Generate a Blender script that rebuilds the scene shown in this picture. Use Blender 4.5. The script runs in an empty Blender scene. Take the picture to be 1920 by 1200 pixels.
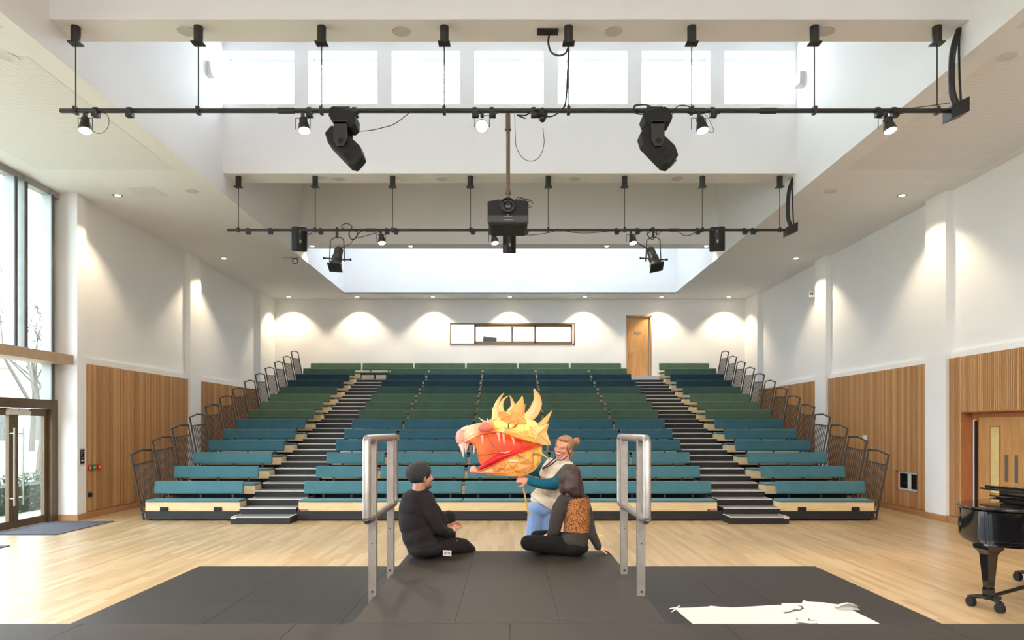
import bpy, bmesh, math, random
from mathutils import Vector, Matrix, Euler, Quaternion

random.seed(7)
C = bpy.context.scene.collection
SC = bpy.context.scene
F = 1280.0                      # focal length in pixels of the 1920 wide frame (24 mm shift lens)
CX, CY, CAMZ = 956.0, 802.0, 1.8

# ------------------------------------------------------------------ camera
cam_data = bpy.data.cameras.new('camera'); cam = bpy.data.objects.new('camera', cam_data); C.objects.link(cam)
cam.location = (0, 0, CAMZ); cam.rotation_euler = (math.radians(90), 0, 0)
cam_data.sensor_width = 36; cam_data.lens = 36 * F / 1920
cam_data.shift_x = (960 - CX) / 1920; cam_data.shift_y = (CY - 600) / 1920
cam_data.clip_start = 0.05; cam_data.clip_end = 300
SC.camera = cam

# ------------------------------------------------------------------ world and exposure
wld = bpy.data.worlds.new('overcast_sky'); SC.world = wld; wld.use_nodes = True
bg = wld.node_tree.nodes['Background']; bg.inputs[0].default_value = (0.84, 0.92, 1.0, 1); bg.inputs[1].default_value = 8.3
SC.view_settings.view_transform = 'Standard'; SC.view_settings.look = 'None'
SC.view_settings.exposure = 1.32; SC.view_settings.gamma = 1.0
try: SC.view_settings.use_curve_mapping = False
except Exception: pass
cy = SC.cycles
cy.use_denoising = True
try: cy.denoiser = 'OPENIMAGEDENOISE'
except Exception: pass
cy.max_bounces = 10; cy.diffuse_bounces = 6; cy.glossy_bounces = 4; cy.transmission_bounces = 6
cy.transparent_max_bounces = 12; cy.sample_clamp_indirect = 6.0; cy.caustics_reflective = False; cy.caustics_refractive = False

WARM = (1.0, 0.80, 0.54)
def lamp(name, kind, loc, energy, color, rot=(0, 0, 0), **kw):
    d = bpy.data.lights.new(name, kind); d.energy = energy; d.color = color
    for k, v in kw.items(): setattr(d, k, v)
    o = bpy.data.objects.new(name, d); C.objects.link(o); o.location = loc; o.rotation_euler = rot
    return o
def portal(name, loc, rot, sx, sy):
    o = lamp(name, 'AREA', loc, 1, (1, 1, 1), rot, shape='RECTANGLE', size=sx, size_y=sy)
    o.data.cycles.is_portal = True
    return o
# daylight portals in the real window openings
portal('portal_glazing', (-8.93, 8.1, 3.2), (0, math.radians(-90), 0), 6.2, 10.2)
portal('portal_clerestory', (0, 13.62, 8.57), (math.radians(-90), 0, 0), 11.0, 1.1)
portal('portal_rooflight', (0, 20.8, 8.75), (0, 0, 0), 10.2, 3.0)
# downlights (the lamps that light the walls): x, y, z of each fitting
DOWN = [(x, 23.7, 6.34) for x in (-7.68, -5.3, -2.67, 0.0, 2.61, 5.26, 7.60)]
DOWN += [(s * 7.67, y, 6.34) for y in (18.3, 13.35, 8.4, 3.4) for s in (-1, 1)]
BEAM_DOWN = [(x, 18.53, 6.73) for x in (-5.37, -2.69, 2.63, 5.34)]
for (x, y, z) in DOWN:
    lamp('downlight_lamp', 'SPOT', (x, y, z - 0.035), 98, WARM, spot_size=math.radians(106), spot_blend=0.5, shadow_soft_size=0.04)
for (x, y, z) in BEAM_DOWN:
    lamp('downlight_lamp', 'SPOT', (x, y, z - 0.035), 60, WARM, spot_size=math.radians(90), spot_blend=0.3, shadow_soft_size=0.04)
# unseen fill lamps, added behind the camera and in the front bay to lift the hall
for x in (-3.6, 0, 3.6):
    lamp('fill_lamp', 'AREA', (x, -1.6, 6.25), 230, (1, 0.93, 0.86), shape='DISK', size=1.2)
    lamp('fill_lamp', 'AREA', (x, 5.2, 8.2), 8, (1, 0.92, 0.82), shape='DISK', size=1.2)
lamp('control_room_lamp', 'AREA', (0.1, 25.6, 6.3), 130, (0.95, 0.98, 1), shape='RECTANGLE', size=3.6, size_y=0.8)

# ------------------------------------------------------------------ pixel helpers (photo pixel + distance -> point)
def W(px, py, D): return Vector(((px - CX) * D / F, D, CAMZ - (py - CY) * D / F))

# ------------------------------------------------------------------ mesh builder
class MB:
    def __init__(s): s.v = []; s.f = []
    def add(s, vs, fs):
        o = len(s.v); s.v += [Vector(v) for v in vs]; s.f += [tuple(i + o for i in f) for f in fs]; return s
    def box(s, a, b):
        x0, x1 = sorted((a[0], b[0])); y0, y1 = sorted((a[1], b[1])); z0, z1 = sorted((a[2], b[2]))
        vs = [(x0,y0,z0),(x1,y0,z0),(x1,y1,z0),(x0,y1,z0),(x0,y0,z1),(x1,y0,z1),(x1,y1,z1),(x0,y1,z1)]
        return s.add(vs, [(0,3,2,1),(4,5,6,7),(0,1,5,4),(1,2,6,5),(2,3,7,6),(3,0,4,7)])
    def obox(s, c, size, rot=(0,0,0)):
        m = rot if isinstance(rot, Matrix) else Euler(rot).to_matrix()
        hx, hy, hz = [q / 2 for q in size]; c = Vector(c)
        vs = [c + m @ Vector(p) for p in ((-hx,-hy,-hz),(hx,-hy,-hz),(hx,hy,-hz),(-hx,hy,-hz),(-hx,-hy,hz),(hx,-hy,hz),(hx,hy,hz),(-hx,hy,hz))]
        return s.add(vs, [(0,3,2,1),(4,5,6,7),(0,1,5,4),(1,2,6,5),(2,3,7,6),(3,0,4,7)])
    def cyl(s, p0, p1, r0, r1=None, n=14, caps=True):
        r1 = r0 if r1 is None else r1; p0 = Vector(p0); p1 = Vector(p1); d = (p1 - p0)
        if d.length < 1e-7: return s
        q = Vector((0,0,1)).rotation_difference(d.normalized()).to_matrix()
        vs = []
        for p, r in ((p0, r0), (p1, r1)):
            for i in range(n):
                a = 2 * math.pi * i / n; vs.append(p + q @ Vector((r * math.cos(a), r * math.sin(a), 0)))
        fs = [(i, (i+1) % n, n + (i+1) % n, n + i) for i in range(n)]
        if caps: fs += [tuple(reversed(range(n))), tuple(range(n, 2*n))]
        return s.add(vs, fs)
    def tube(s, pts, r, n=8, caps=True):
        pts = [Vector(p) for p in pts]; m = len(pts); rs = r if isinstance(r, (list, tuple)) else [r] * m
        vs = []; up = None
        for i, p in enumerate(pts):
            t = (pts[min(i+1, m-1)] - pts[max(i-1, 0)]).normalized()
            if up is None:
                a = Vector((0,0,1)) if abs(t.z) < 0.9 else Vector((1,0,0)); up = (a - t * a.dot(t)).normalized()
            else: up = (up - t * up.dot(t)).normalized()
            w = t.cross(up)
            for k in range(n):
                a = 2 * math.pi * k / n; vs.append(p + (up * math.cos(a) + w * math.sin(a)) * rs[i])
        fs = [(i*n+k, i*n+(k+1) % n, (i+1)*n+(k+1) % n, (i+1)*n+k) for i in range(m-1) for k in range(n)]
        if caps: fs += [tuple(reversed(range(n))), tuple(range((m-1)*n, m*n))]
        return s.add(vs, fs)
    def lathe(s, prof, c=(0,0,0), rot=None, n=20):
        c = Vector(c); m = len(prof); rot = rot or Matrix.Identity(3)
        vs = [c + rot @ Vector((r * math.cos(2*math.pi*k/n), r * math.sin(2*math.pi*k/n), z)) for (r, z) in prof for k in range(n)]
        fs = [(i*n+k, i*n+(k+1) % n, (i+1)*n+(k+1) % n, (i+1)*n+k) for i in range(m-1) for k in range(n)]
        fs += [tuple(reversed(range(n))), tuple(range((m-1)*n, m*n))]
        return s.add(vs, fs)
    def ell(s, c, r, rot=None, nu=16, nv=10):
        c = Vector(c); rot = rot or Matrix.Identity(3)
        if isinstance(r, (int, float)): r = (r, r, r)
        vs = [c + rot @ Vector((0, 0, -r[2]))]
        for j in range(1, nv):
            a = -math.pi/2 + math.pi * j / nv
            for i in range(nu):
                b = 2*math.pi*i/nu; vs.append(c + rot @ Vector((r[0]*math.cos(a)*math.cos(b), r[1]*math.cos(a)*math.sin(b), r[2]*math.sin(a))))
        vs.append(c + rot @ Vector((0, 0, r[2])))
        fs = [(0, 1+(i+1) % nu, 1+i) for i in range(nu)]
        for j in range(nv-2):
            for i in range(nu):
                a = 1+j*nu; fs.append((a+i, a+(i+1) % nu, a+nu+(i+1) % nu, a+nu+i))
        t = 1+(nv-2)*nu; e = len(vs)-1
        fs += [(t+i, t+(i+1) % nu, e) for i in range(nu)]
        return s.add(vs, fs)
    def limb(s, pts):               # chain of (point, radius): tapered capsules, each a closed shell
        for i, (p, r) in enumerate(pts):
            s.ell(p, r, nu=12, nv=8)
            if i: s.cyl(pts[i-1][0], p, pts[i-1][1], r, n=12)
        return s
    def prism(s, poly, h0, h1, axis='z', org=(0,0,0)):
        n = len(poly); org = Vector(org)
        def mk(a, b, h): return {'z': (a, b, h), 'y': (a, h, b), 'x': (h, a, b)}[axis]
        vs = [org + Vector(mk(a, b, h0)) for a, b in poly] + [org + Vector(mk(a, b, h1)) for a, b in poly]
        fs = [(i, (i+1) % n, n+(i+1) % n, n+i) for i in range(n)] + [tuple(reversed(range(n))), tuple(range(n, 2*n))]
        return s.add(vs, fs)
    def grid(s, rows, closed=False):
        n = len(rows[0]); o = len(s.v); s.v += [Vector(p) for r in rows for p in r]
        for j in range(len(rows)-1):
            for i in range(n if closed else n-1):
                s.f.append((o+j*n+i, o+j*n+(i+1) % n, o+(j+1)*n+(i+1) % n, o+(j+1)*n+i))
        return s
    def build(s, name, mat, parent=None, org=None, smooth=False, bevel=0, seg=2, fix=False):
        if parent is None and org is None:
            xs = [v.x for v in s.v]; ys = [v.y for v in s.v]; zs = [v.z for v in s.v]
            org = ((min(xs)+max(xs))/2, (min(ys)+max(ys))/2, min(zs))
        o3 = Vector(org) if org is not None else (Vector(parent['_org']) if parent is not None and '_org' in parent else Vector((0,0,0)))
        me = bpy.data.meshes.new(name); me.from_pydata([tuple(v - o3) for v in s.v], [], s.f)
        if fix:
            bm = bmesh.new(); bm.from_mesh(me); bmesh.ops.recalc_face_normals(bm, faces=bm.faces); bm.to_mesh(me); bm.free()
        me.materials.append(mat); me.update()
        if smooth: me.polygons.foreach_set('use_smooth', [True]*len(me.polygons)); me.set_sharp_from_angle(angle=math.radians(48))
        ob = bpy.data.objects.new(name, me); C.objects.link(ob)
        ob['_org'] = tuple(o3)
        if parent is not None: ob.parent = parent
        else: ob.location = o3
        if bevel:
            b = ob.modifiers.new('bevel', 'BEVEL'); b.width = bevel; b.segments = seg; b.limit_method = 'ANGLE'; b.angle_limit = math.radians(40)
            b.harden_normals = False
        return ob

def thing(name, label, cat, loc=(0,0,0), group=None):
    o = bpy.data.objects.new(name, None); C.objects.link(o); o.location = loc; o['_org'] = tuple(loc)
    o.empty_display_size = 0.1
    o['label'] = label; o['category'] = cat
    if group: o['group'] = group
    return o
def tag(o, label, cat, group=None):
    o['label'] = label; o['category'] = cat
    if group: o['group'] = group
    return o
def struct(o, label=None):
    o['kind'] = 'structure'
    if label: o['label'] = label
    return o
def dup(root, loc, label=None, group=None):
    r = root.copy(); C.objects.link(r); r.location = loc
    if label: r['label'] = label
    if group: r['group'] = group
    for ch in list(root.children):
        c = ch.copy(); C.objects.link(c); c.parent = r
        for g in ch.children:
            d = g.copy(); C.objects.link(d); d.parent = c
    return r
def remesh(o, vox=0.008, it=6, fac=0.5):
    m = o.modifiers.new('remesh', 'REMESH'); m.mode = 'VOXEL'; m.voxel_size = vox; m.use_smooth_shade = True
    k = o.modifiers.new('smooth', 'SMOOTH'); k.iterations = it; k.factor = fac
    return o

# ------------------------------------------------------------------ materials
def srgb(r, g, b):
    f = lambda c: (c/255/12.92) if c/255 <= 0.04045 else ((c/255+0.055)/1.055)**2.4
    return (f(r), f(g), f(b), 1)
class NT:
    def __init__(s, name):
        s.m = bpy.data.materials.new(name); s.m.use_nodes = True; s.t = s.m.node_tree; s.b = s.t.nodes['Principled BSDF']; s.out = s.t.nodes['Material Output']
    def n(s, typ, ins=None, **kw):
        nd = s.t.nodes.new(typ)
        for k, v in kw.items(): setattr(nd, k, v)
        for k, v in (ins or {}).items():
            if isinstance(v, bpy.types.NodeSocket): s.t.links.new(v, nd.inputs[k])
            else: nd.inputs[k].default_value = v
        return nd
    def set(s, **kw):
        names = dict(color='Base Color', rough='Roughness', metal='Metallic', normal='Normal', spec='Specular IOR Level', coat='Coat Weight', sheen='Sheen Weight', trans='Transmission Weight', alpha='Alpha', sss='Subsurface Weight')
        for k, v in kw.items():
            if isinstance(v, bpy.types.NodeSocket): s.t.links.new(v, s.b.inputs[names[k]])
            else: s.b.inputs[names[k]].default_value = v
        return s
    def ramp(s, fac, stops):
        r = s.n('ShaderNodeValToRGB', {'Fac': fac}); e = r.color_ramp.elements
        e[0].position, e[0].color = stops[0]; e[1].position, e[1].color = stops[-1]
        for p, c in stops[1:-1]: q = e.new(p); q.color = c
        return r.outputs[0]
    def coord(s, which='Object', scale=(1,1,1), rot=(0,0,0)):
        tc = s.n('ShaderNodeTexCoord'); mp = s.n('ShaderNodeMapping', {'Vector': tc.outputs[which], 'Scale': scale, 'Rotation': rot}); return mp.outputs[0]
    def bump(s, h, dist=0.01, st=0.3): return s.n('ShaderNodeBump', {'Height': h, 'Distance': dist, 'Strength': st}).outputs[0]
def mul(c, k): return (min(1, c[0]*k), min(1, c[1]*k), min(1, c[2]*k), 1)
def mat(name, col, rough=0.5, metal=0.0, var=0.08, scale=6, bump=0.0, bscale=80, **kw):
    t = NT(name); v = t.coord()
    nz = t.n('ShaderNodeTexNoise', {'Vector': v, 'Scale': scale, 'Detail': 4.0})
    t.set(color=t.ramp(nz.outputs[0], [(0.3, mul(col, 1-var)), (0.7, mul(col, 1+var))]), rough=rough, metal=metal, **kw)
    if bump:
        n2 = t.n('ShaderNodeTexNoise', {'Vector': v, 'Scale': bscale, 'Detail': 3.0}); t.set(normal=t.bump(n2.outputs[0], 0.004, bump))
    return t.m
def emit(name, col, s):
    t = NT(name); t.b.inputs['Emission Color'].default_value = col; t.b.inputs['Emission Strength'].default_value = s
    t.b.inputs['Base Color'].default_value = col; return t.m
def fabric(name, col):
    t = NT(name); v = t.coord()
    w = t.n('ShaderNodeTexNoise', {'Vector': v, 'Scale': 260.0, 'Detail': 2.0}); nz = t.n('ShaderNodeTexNoise', {'Vector': v, 'Scale': 3.0, 'Detail': 3.0})
    mix = t.n('ShaderNodeMath', {0: w.outputs[0], 1: nz.outputs[0]}, operation='ADD')
    c = t.ramp(t.n('ShaderNodeMath', {0: mix.outputs[0], 1: 0.5}, operation='MULTIPLY').outputs[0], [(0.35, mul(col, 0.88)), (0.65, mul(col, 1.12))])
    t.set(color=c, rough=0.85, sheen=0.12, spec=0.25, normal=t.bump(w.outputs[0], 0.002, 0.3)); return t.m
def wood(name, c1, c2, scale=(1, 1, 1), rough=0.5, island=False, gs=3.0, coat=0.0):
    t = NT(name); v = t.coord('Object', scale)
    nz = t.n('ShaderNodeTexNoise', {'Vector': v, 'Scale': gs, 'Detail': 6.0, 'Roughness': 0.6, 'Distortion': 0.6})
    f = nz.outputs[0]
    if island:
        g = t.n('ShaderNodeNewGeometry')
        a = t.n('ShaderNodeMath', {0: g.outputs['Random Per Island'], 1: 0.55}, operation='MULTIPLY'); b = t.n('ShaderNodeMath', {0: f, 1: 0.45}, operation='MULTIPLY')
        f = t.n('ShaderNodeMath', {0: a.outputs[0], 1: b.outputs[0]}, operation='ADD').outputs[0]
        col = t.ramp(f, [(0.08, c1), (0.8, c2)])
    else: col = t.ramp(f, [(0.3, c1), (0.7, c2)])
    t.set(color=col, rough=rough, coat=coat, normal=t.bump(f, 0.001, 0.15)); return t.m

M = {}
M['wall'] = mat('white_wall_paint', (0.86, 0.86, 0.865, 1), 0.7, var=0.012, scale=0.8, bump=0.05, bscale=120)
M['ceil'] = mat('ceiling_paint', (0.85, 0.855, 0.875, 1), 0.8, var=0.012, scale=0.8)
M['white'] = mat('white_satin', (0.8, 0.8, 0.79, 1), 0.4, var=0.02)
M['oak'] = wood('oak_veneer', srgb(184, 134, 80), srgb(206, 158, 100), (6, 6, 0.7), 0.4, gs=2.5)
M['slat'] = wood('cedar_slats', srgb(152, 104, 62), srgb(206, 160, 110), (8, 8, 0.5), 0.5, island=True)
M['slatback'] = mat('slat_backing', srgb(88, 52, 28), 0.7)
M['base'] = wood('oak_skirting', srgb(166, 122, 82), srgb(182, 138, 96), (3, 1, 6), 0.45)
M['liner'] = wood('orange_wood_lining', srgb(160, 100, 60), srgb(178, 116, 74), (4, 4, 1), 0.45)
M['ply'] = wood('birch_ply_panel', srgb(212, 184, 138), srgb(230, 206, 164), (1.2, 4, 9), 0.45, gs=2)
M['black'] = mat('black_powder_coat', (0.014, 0.0135, 0.013, 1), 0.45, var=0.15)
M['blackm'] = mat('black_matt', (0.007, 0.007, 0.007, 1), 0.75, var=0.15)
M['bar'] = mat('dark_grey_pipe', (0.03, 0.028, 0.026, 1), 0.4, metal=0.3)
M['gloss'] = mat('black_gloss_plastic', (0.012, 0.012, 0.013, 1), 0.22)
M['rail'] = mat('charcoal_rail', (0.035, 0.035, 0.036, 1), 0.4, metal=0.4)
M['plinth'] = mat('black_steel_plinth', (0.010, 0.0095, 0.011, 1), 0.6)
M['tread'] = mat('grey_carpet_tread', (0.16, 0.155, 0.15, 1), 0.9, var=0.2, scale=90)
M['nosing'] = mat('pale_nosing', (0.62, 0.60, 0.58, 1), 0.4)
M['alu'] = mat('brushed_aluminium', (0.33, 0.30, 0.275, 1), 0.45, metal=0.85, var=0.12, scale=14)
M['bronze'] = mat('bronze_frame', srgb(98, 80, 58), 0.45, metal=0.25)
M['bronze_l'] = mat('pale_bronze_frame', srgb(128, 104, 74), 0.45, metal=0.2)
M['frame_grey'] = mat('grey_mullion', srgb(150, 152, 150), 0.5)
M['frame_dark'] = mat('dark_mullion_cap', srgb(70, 68, 64), 0.5)
M['transom'] = mat('beige_transom', srgb(176, 150, 124), 0.5)
M['steel'] = mat('satin_steel', (0.6, 0.56, 0.48, 1), 0.3, metal=1.0)
M['chrome'] = mat('chrome', (0.7, 0.7, 0.7, 1), 0.15, metal=1.0)
M['cream'] = mat('painted_corridor_glow', srgb(222, 200, 140), 0.25)  # cream colour stands in for yellowish corridor light behind the door panels
M['mat'] = mat('grey_entrance_mat', srgb(74, 74, 84), 0.95, var=0.25, scale=120, bump=0.5, bscale=200)
M['paper'] = mat('white_paper', (0.66, 0.64, 0.61, 1), 0.7, var=0.02)
M['ink'] = mat('dark_ink', srgb(80, 68, 58), 0.7)
M['tape'] = mat('yellow_tape', srgb(232, 208, 60), 0.6)
M['red'] = mat('red_plastic', srgb(200, 30, 24), 0.4)
M['green'] = mat('green_plastic', srgb(20, 120, 60), 0.4)
M['glow'] = emit('lamp_lens', (1, 0.86, 0.62, 1), 14)
M['glow_hot'] = emit('lamp_lens_hot', (1, 0.92, 0.78, 1), 60)
M['screen'] = mat('monitor_back', srgb(70, 72, 76), 0.5)
M['panelgrey'] = mat('low_wall_panel', (0.42, 0.39, 0.36, 1), 0.6)

def glass(name, tint=(1, 1, 1, 1), refl=0.07):
    t = NT(name); t.t.nodes.remove(t.b)
    tr = t.n('ShaderNodeBsdfTransparent', {'Color': tint}); gl = t.n('ShaderNodeBsdfGlossy', {'Roughness': 0.02})
    mx = t.n('ShaderNodeMixShader', {0: refl, 1: tr.outputs[0], 2: gl.outputs[0]})
    t.t.links.new(mx.outputs[0], t.out.inputs[0]); return t.m
M['glass'] = glass('window_glass', (0.80, 0.82, 0.82, 1))
M['glass_side'] = glass('double_glazing', (0.70, 0.73, 0.73, 1))
M['glass_roof'] = glass('rooflight_glass', (0.46, 0.47, 0.475, 1))
# acoustic ceiling: fine perforation
def perf():
    t = NT('perforated_ceiling'); v = t.coord()
    vo = t.n('ShaderNodeTexVoronoi', {'Vector': v, 'Scale': 34.0, 'Randomness': 0.0})
    t.set(color=t.ramp(vo.outputs['Distance'], [(0.16, (0.5, 0.49, 0.47, 1)), (0.24, (0.83, 0.835, 0.855, 1))]), rough=0.8); return t.m
M['perf'] = perf()
# timber floor: narrow boards running away from the camera
def floor_mat():
    t = NT('oak_strip_floor'); v = t.coord('Object', (1, 1, 1), (0, 0, math.radians(90)))
    br = t.n('ShaderNodeTexBrick', {'Vector': v, 'Color1': (0, 0, 0, 1), 'Color2': (1, 1, 1, 1), 'Mortar': (0.5, 0.5, 0.5, 1), 'Scale': 1.0, 'Mortar Size': 0.0012, 'Mortar Smooth': 0.1, 'Bias': 0.0, 'Brick Width': 1.1, 'Row Height': 0.085}, offset=0.37)
    v2 = t.coord('Object', (22, 1.2, 1)); nz = t.n('ShaderNodeTexNoise', {'Vector': v2, 'Scale': 2.0, 'Detail': 6.0, 'Distortion': 0.4})
    a = t.n('ShaderNodeMath', {0: br.outputs[0], 1: 0.5}, operation='MULTIPLY'); b = t.n('ShaderNodeMath', {0: nz.outputs[0], 1: 0.5}, operation='MULTIPLY')
    s = t.n('ShaderNodeMath', {0: a.outputs[0], 1: b.outputs[0]}, operation='ADD').outputs[0]
    col = t.ramp(s, [(0.1, srgb(156, 130, 94)), (0.5, srgb(180, 155, 119)), (0.85, srgb(196, 175, 142))])
    mx = t.n('ShaderNodeMix', {0: br.outputs['Fac'], 'A': col, 'B': srgb(150, 110, 66)}, data_type='RGBA') if False else None
    t.set(color=col, rough=0.36, coat=0.12, normal=t.bump(br.outputs['Fac'], 0.0006, 0.2)); t.b.inputs['Coat Roughness'].default_value = 0.22
    return t.m
M['floor'] = floor_mat()
def deck_mat(name, c, rough=0.5):
    t = NT(name); v = t.coord(); n1 = t.n('ShaderNodeTexNoise', {'Vector': v, 'Scale': 1.6, 'Detail': 8.0, 'Roughness': 0.65})
    n2 = t.n('ShaderNodeTexNoise', {'Vector': t.coord('Object', (1, 12, 1), (0, 0, 0.5)), 'Scale': 2.2, 'Detail': 8.0, 'Roughness': 0.8})
    m = t.n('ShaderNodeMath', {0: n1.outputs[0], 1: n2.outputs[0]}, operation='ADD')
    m = t.n('ShaderNodeMath', {0: m.outputs[0], 1: 0.5}, operation='MULTIPLY').outputs[0]
    t.set(color=t.ramp(m, [(0.3, mul(c, 0.8)), (0.6, c), (0.72, mul(c, 1.35))]), rough=rough, spec=0.4); return t.m
M['deck'] = deck_mat('stage_hardboard', srgb(44, 37, 32), 0.6)
M['deck2'] = deck_mat('floor_hardboard', srgb(38, 36, 37), 0.5)

# ------------------------------------------------------------------ the hall shell
ZC = 6.34; XW = 5.56; YB = 24.2; RW = 8.33
struct(MB().box((-9.1, -3.7, -0.2), (8.9, 24.6, 0)).build('floor', M['floor']), 'pale oak strip floor')
def wallbox(name, *bs, m='wall'):
    b = MB()
    for p, q in bs: b.box(p, q)
    return struct(b.build(name, M[m]))
# left wall
wallbox('wall_left', ((-8.95, 13.22, 0), (-8.38, 13.50, ZC)), ((-8.95, 13.50, 0), (-8.48, YB, ZC)),
        ((-8.50, 17.80, 0), (RW*-1, 18.42, ZC)), ((-8.50, 22.80, 0), (-RW, YB, ZC)), ((-8.48, 13.50, 3.07), (-8.43, 17.80, 3.20)), ((-8.48, 18.42, 3.07), (-8.43, 22.80, 3.20)),
        ((-8.95, -3.7, 0), (-8.80, 2.9, ZC)), ((-8.98, 2.9, 6.3), (-8.80, 13.22, ZC)))
# right wall, with the door recess and the socket recess left open
DY0, DY1, DZ = 10.88, 12.69, 2.10
SY0, SY1, SZ0, SZ1 = 14.09, 14.87, 0.46, 0.87
wallbox('wall_right', ((8.48, 12.69, 0), (8.9, YB, ZC)), ((8.48, 10.88, DZ), (8.9, 12.69, ZC)), ((8.48, -3.7, 0), (8.9, 10.88, ZC)),
        ((RW, 13.05, 0), (8.5, 13.69, ZC)), ((RW, 18.0, 0), (8.5, 18.64, ZC)), ((RW, 22.98, 0), (8.5, YB, ZC)), ((RW, 8.1, 0), (8.5, 8.74, ZC)), ((RW, 3.1, 0), (8.5, 3.74, ZC)),
        ((8.43, 13.69, 3.09), (8.48, 18.0, 3.20)), ((8.43, 18.64, 3.09), (8.48, 22.98, 3.20)), ((8.43, 8.74, 3.12), (8.48, 13.05, 3.24)), ((8.43, 3.74, 3.12), (8.48, 8.1, 3.24)))
# back wall with control-room window and door opening
wx0, wx1, wz0, wz1 = -2.12, 2.31, 4.75, 5.51
dx0, dx1, dz0, dz1 = 4.13, 5.02, 3.60, 5.77
wallbox('wall_back', ((-8.95, YB, 0), (wx0, YB+0.2, ZC)), ((wx0, YB, 0), (wx1, YB+0.2, wz0)), ((wx0, YB, wz1), (wx1, YB+0.2, ZC)),
        ((wx1, YB, 0), (dx0, YB+0.2, ZC)), ((dx0, YB, 0), (dx1, YB+0.2, dz0)), ((dx0, YB, dz1), (dx1, YB+0.2, ZC)), ((dx1, YB, 0), (8.9, YB+0.2, ZC)))
wallbox('wall_rear', ((-8.95, -3.7, 0), (8.9, -3.5, 7.5)))
# ceiling around the long rooflight well
wallbox('ceiling', ((-9.1, -3.7, ZC), (-XW-0.15, YB+0.2, ZC+0.3)), ((XW+0.15, -3.7, ZC), (8.9, YB+0.2, ZC+0.3)), ((-XW-0.15, 22.90, ZC), (XW+0.15, YB+0.2, ZC+0.3)), ((-XW-0.15, -3.7, ZC), (XW+0.15, 2.2, ZC+0.3)), m='ceil')
wallbox('wall_well_left', ((-XW-0.15, 2.0, ZC), (-XW, 23.0, 9.7)))
wallbox('wall_well_right', ((XW, 2.0, ZC), (XW+0.15, 23.0, 9.7)))
wallbox('wall_well_back', ((-XW, 22.88, ZC+0.0), (XW, 23.05, 8.8)))
wallbox('wall_well_front', ((-XW, 2.0, ZC), (XW, 2.2, 8.8)))
wallbox('trim_1', ((-XW, 8.24, 6.73), (XW, 8.72, 8.5)), m='ceil').__setitem__('label', 'deep white beam crossing the well nearest the camera')
BW0, BW1 = 13.23, 13.75
wallbox('trim_2', ((-XW, BW0, 6.73), (XW, BW1, 8.07)), ((-XW, BW0, 9.10), (XW, BW1, 9.45)))['label'] = 'second white beam carrying the row of high windows'
wallbox('trim_3', ((-XW, 18.29, 6.73), (XW, 18.78, 9.45)), m='ceil')['label'] = 'third white beam over the seating'
# sloping roofs of the bays
def slab(name, y0, z0, y1, z1):
    return struct(MB().prism([(y0, z0), (y1, z1), (y1, z1+0.12), (y0, z0+0.12)], -XW-0.1, XW+0.1, 'x').build(name, M['ceil']))
struct(MB().box((-XW-0.1, 2.0, 8.4), (XW+0.1, 8.3, 8.55)).build('ceiling_front_bay', M['ceil']))
slab('ceiling_middle_bay', 8.6, 8.05, BW0+0.05, 9.40)
slab('ceiling_rear_bay', BW1-0.02, 7.95, 18.35, 9.35)
b = MB(); b.box((-XW-0.1, 18.6, 8.7), (XW+0.1, 19.3, 8.85)); b.box((-XW-0.1, 22.4, 8.7), (XW+0.1, 23.1, 8.85)); b.box((-XW-0.1, 19.3, 8.7), (-5.15, 22.4, 8.85)); b.box((5.15, 19.3, 8.7), (XW+0.1, 22.4, 8.85))
struct(b.build('ceiling_back_bay', M['wall']))
# clerestory: seven windows in the second beam
pitch = 1.61; edges = []
wl = [(430, 551), (585, 708), (735, 864), (889, 1020), (1045, 1173), (1203, 1329), (1357, 1478)]
wc = [((a + c) / 2 - CX) * 13.35 / F for a, c in wl]
fr = [-XW] + [ (wc[i]+wc[i+1])/2 for i in range(6)] + [XW]
b = MB()
for i in range(1, 7): b.box((fr[i]-0.14, BW0+0.0, 8.07), (fr[i]+0.14, BW1, 9.10))
b.box((-XW, BW0, 8.07), (wc[0]-0.70, BW1, 9.1)); b.box((wc[6]+0.70, BW0, 8.07), (XW, BW1, 9.1))
struct(b.build('trim_4', M['wall']), 'white piers between the high windows')
for i in range(7):
    x0 = (fr[i]+0.14) if i else wc[0]-0.70; x1 = (fr[i+1]-0.14) if i < 6 else wc[6]+0.70
    f_ = MB(); w = 0.05
    f_.box((x0, BW1-0.20, 8.07), (x0+w, BW1-0.12, 9.1)).box((x1-w, BW1-0.20, 8.07), (x1, BW1-0.12, 9.1)).box((x0+w, BW1-0.20, 8.07), (x1-w, BW1-0.12, 8.10)).box((x0+w, BW1-0.20, 9.04), (x1-w, BW1-0.12, 9.1))
    o = struct(f_.build('window_%d' % (i+1), M['white']))
    MB().box((x0+w, BW1-0.165, 8.10), (x1-w, BW1-0.16, 9.04)).build('pane', M['glass'], o)
# rooflight glass
o = MB(); 
for k in range(7): o.box((-5.15+k*1.69, 19.3, 8.78), (-5.10+k*1.69, 22.4, 8.86))
o = struct(o.build('window_8', M['white'])); MB().box((-5.15, 19.3, 8.82), (5.15, 22.4, 8.83)).build('pane', M['glass_roof'], o)

# perforated acoustic areas of the side ceilings
for s in (-1, 1):
    struct(MB().box((s*5.75, 6.2, ZC-0.004), (s*8.3, 7.75, ZC+0.01)).build('ceiling_tile', M['perf']), 'perforated acoustic ceiling board')
    struct(MB().box((s*5.9, 8.35, ZC-0.004), (s*8.3, 12.0, ZC+0.01)).build('ceiling_tile', M['perf']), 'perforated acoustic ceiling board')

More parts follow.
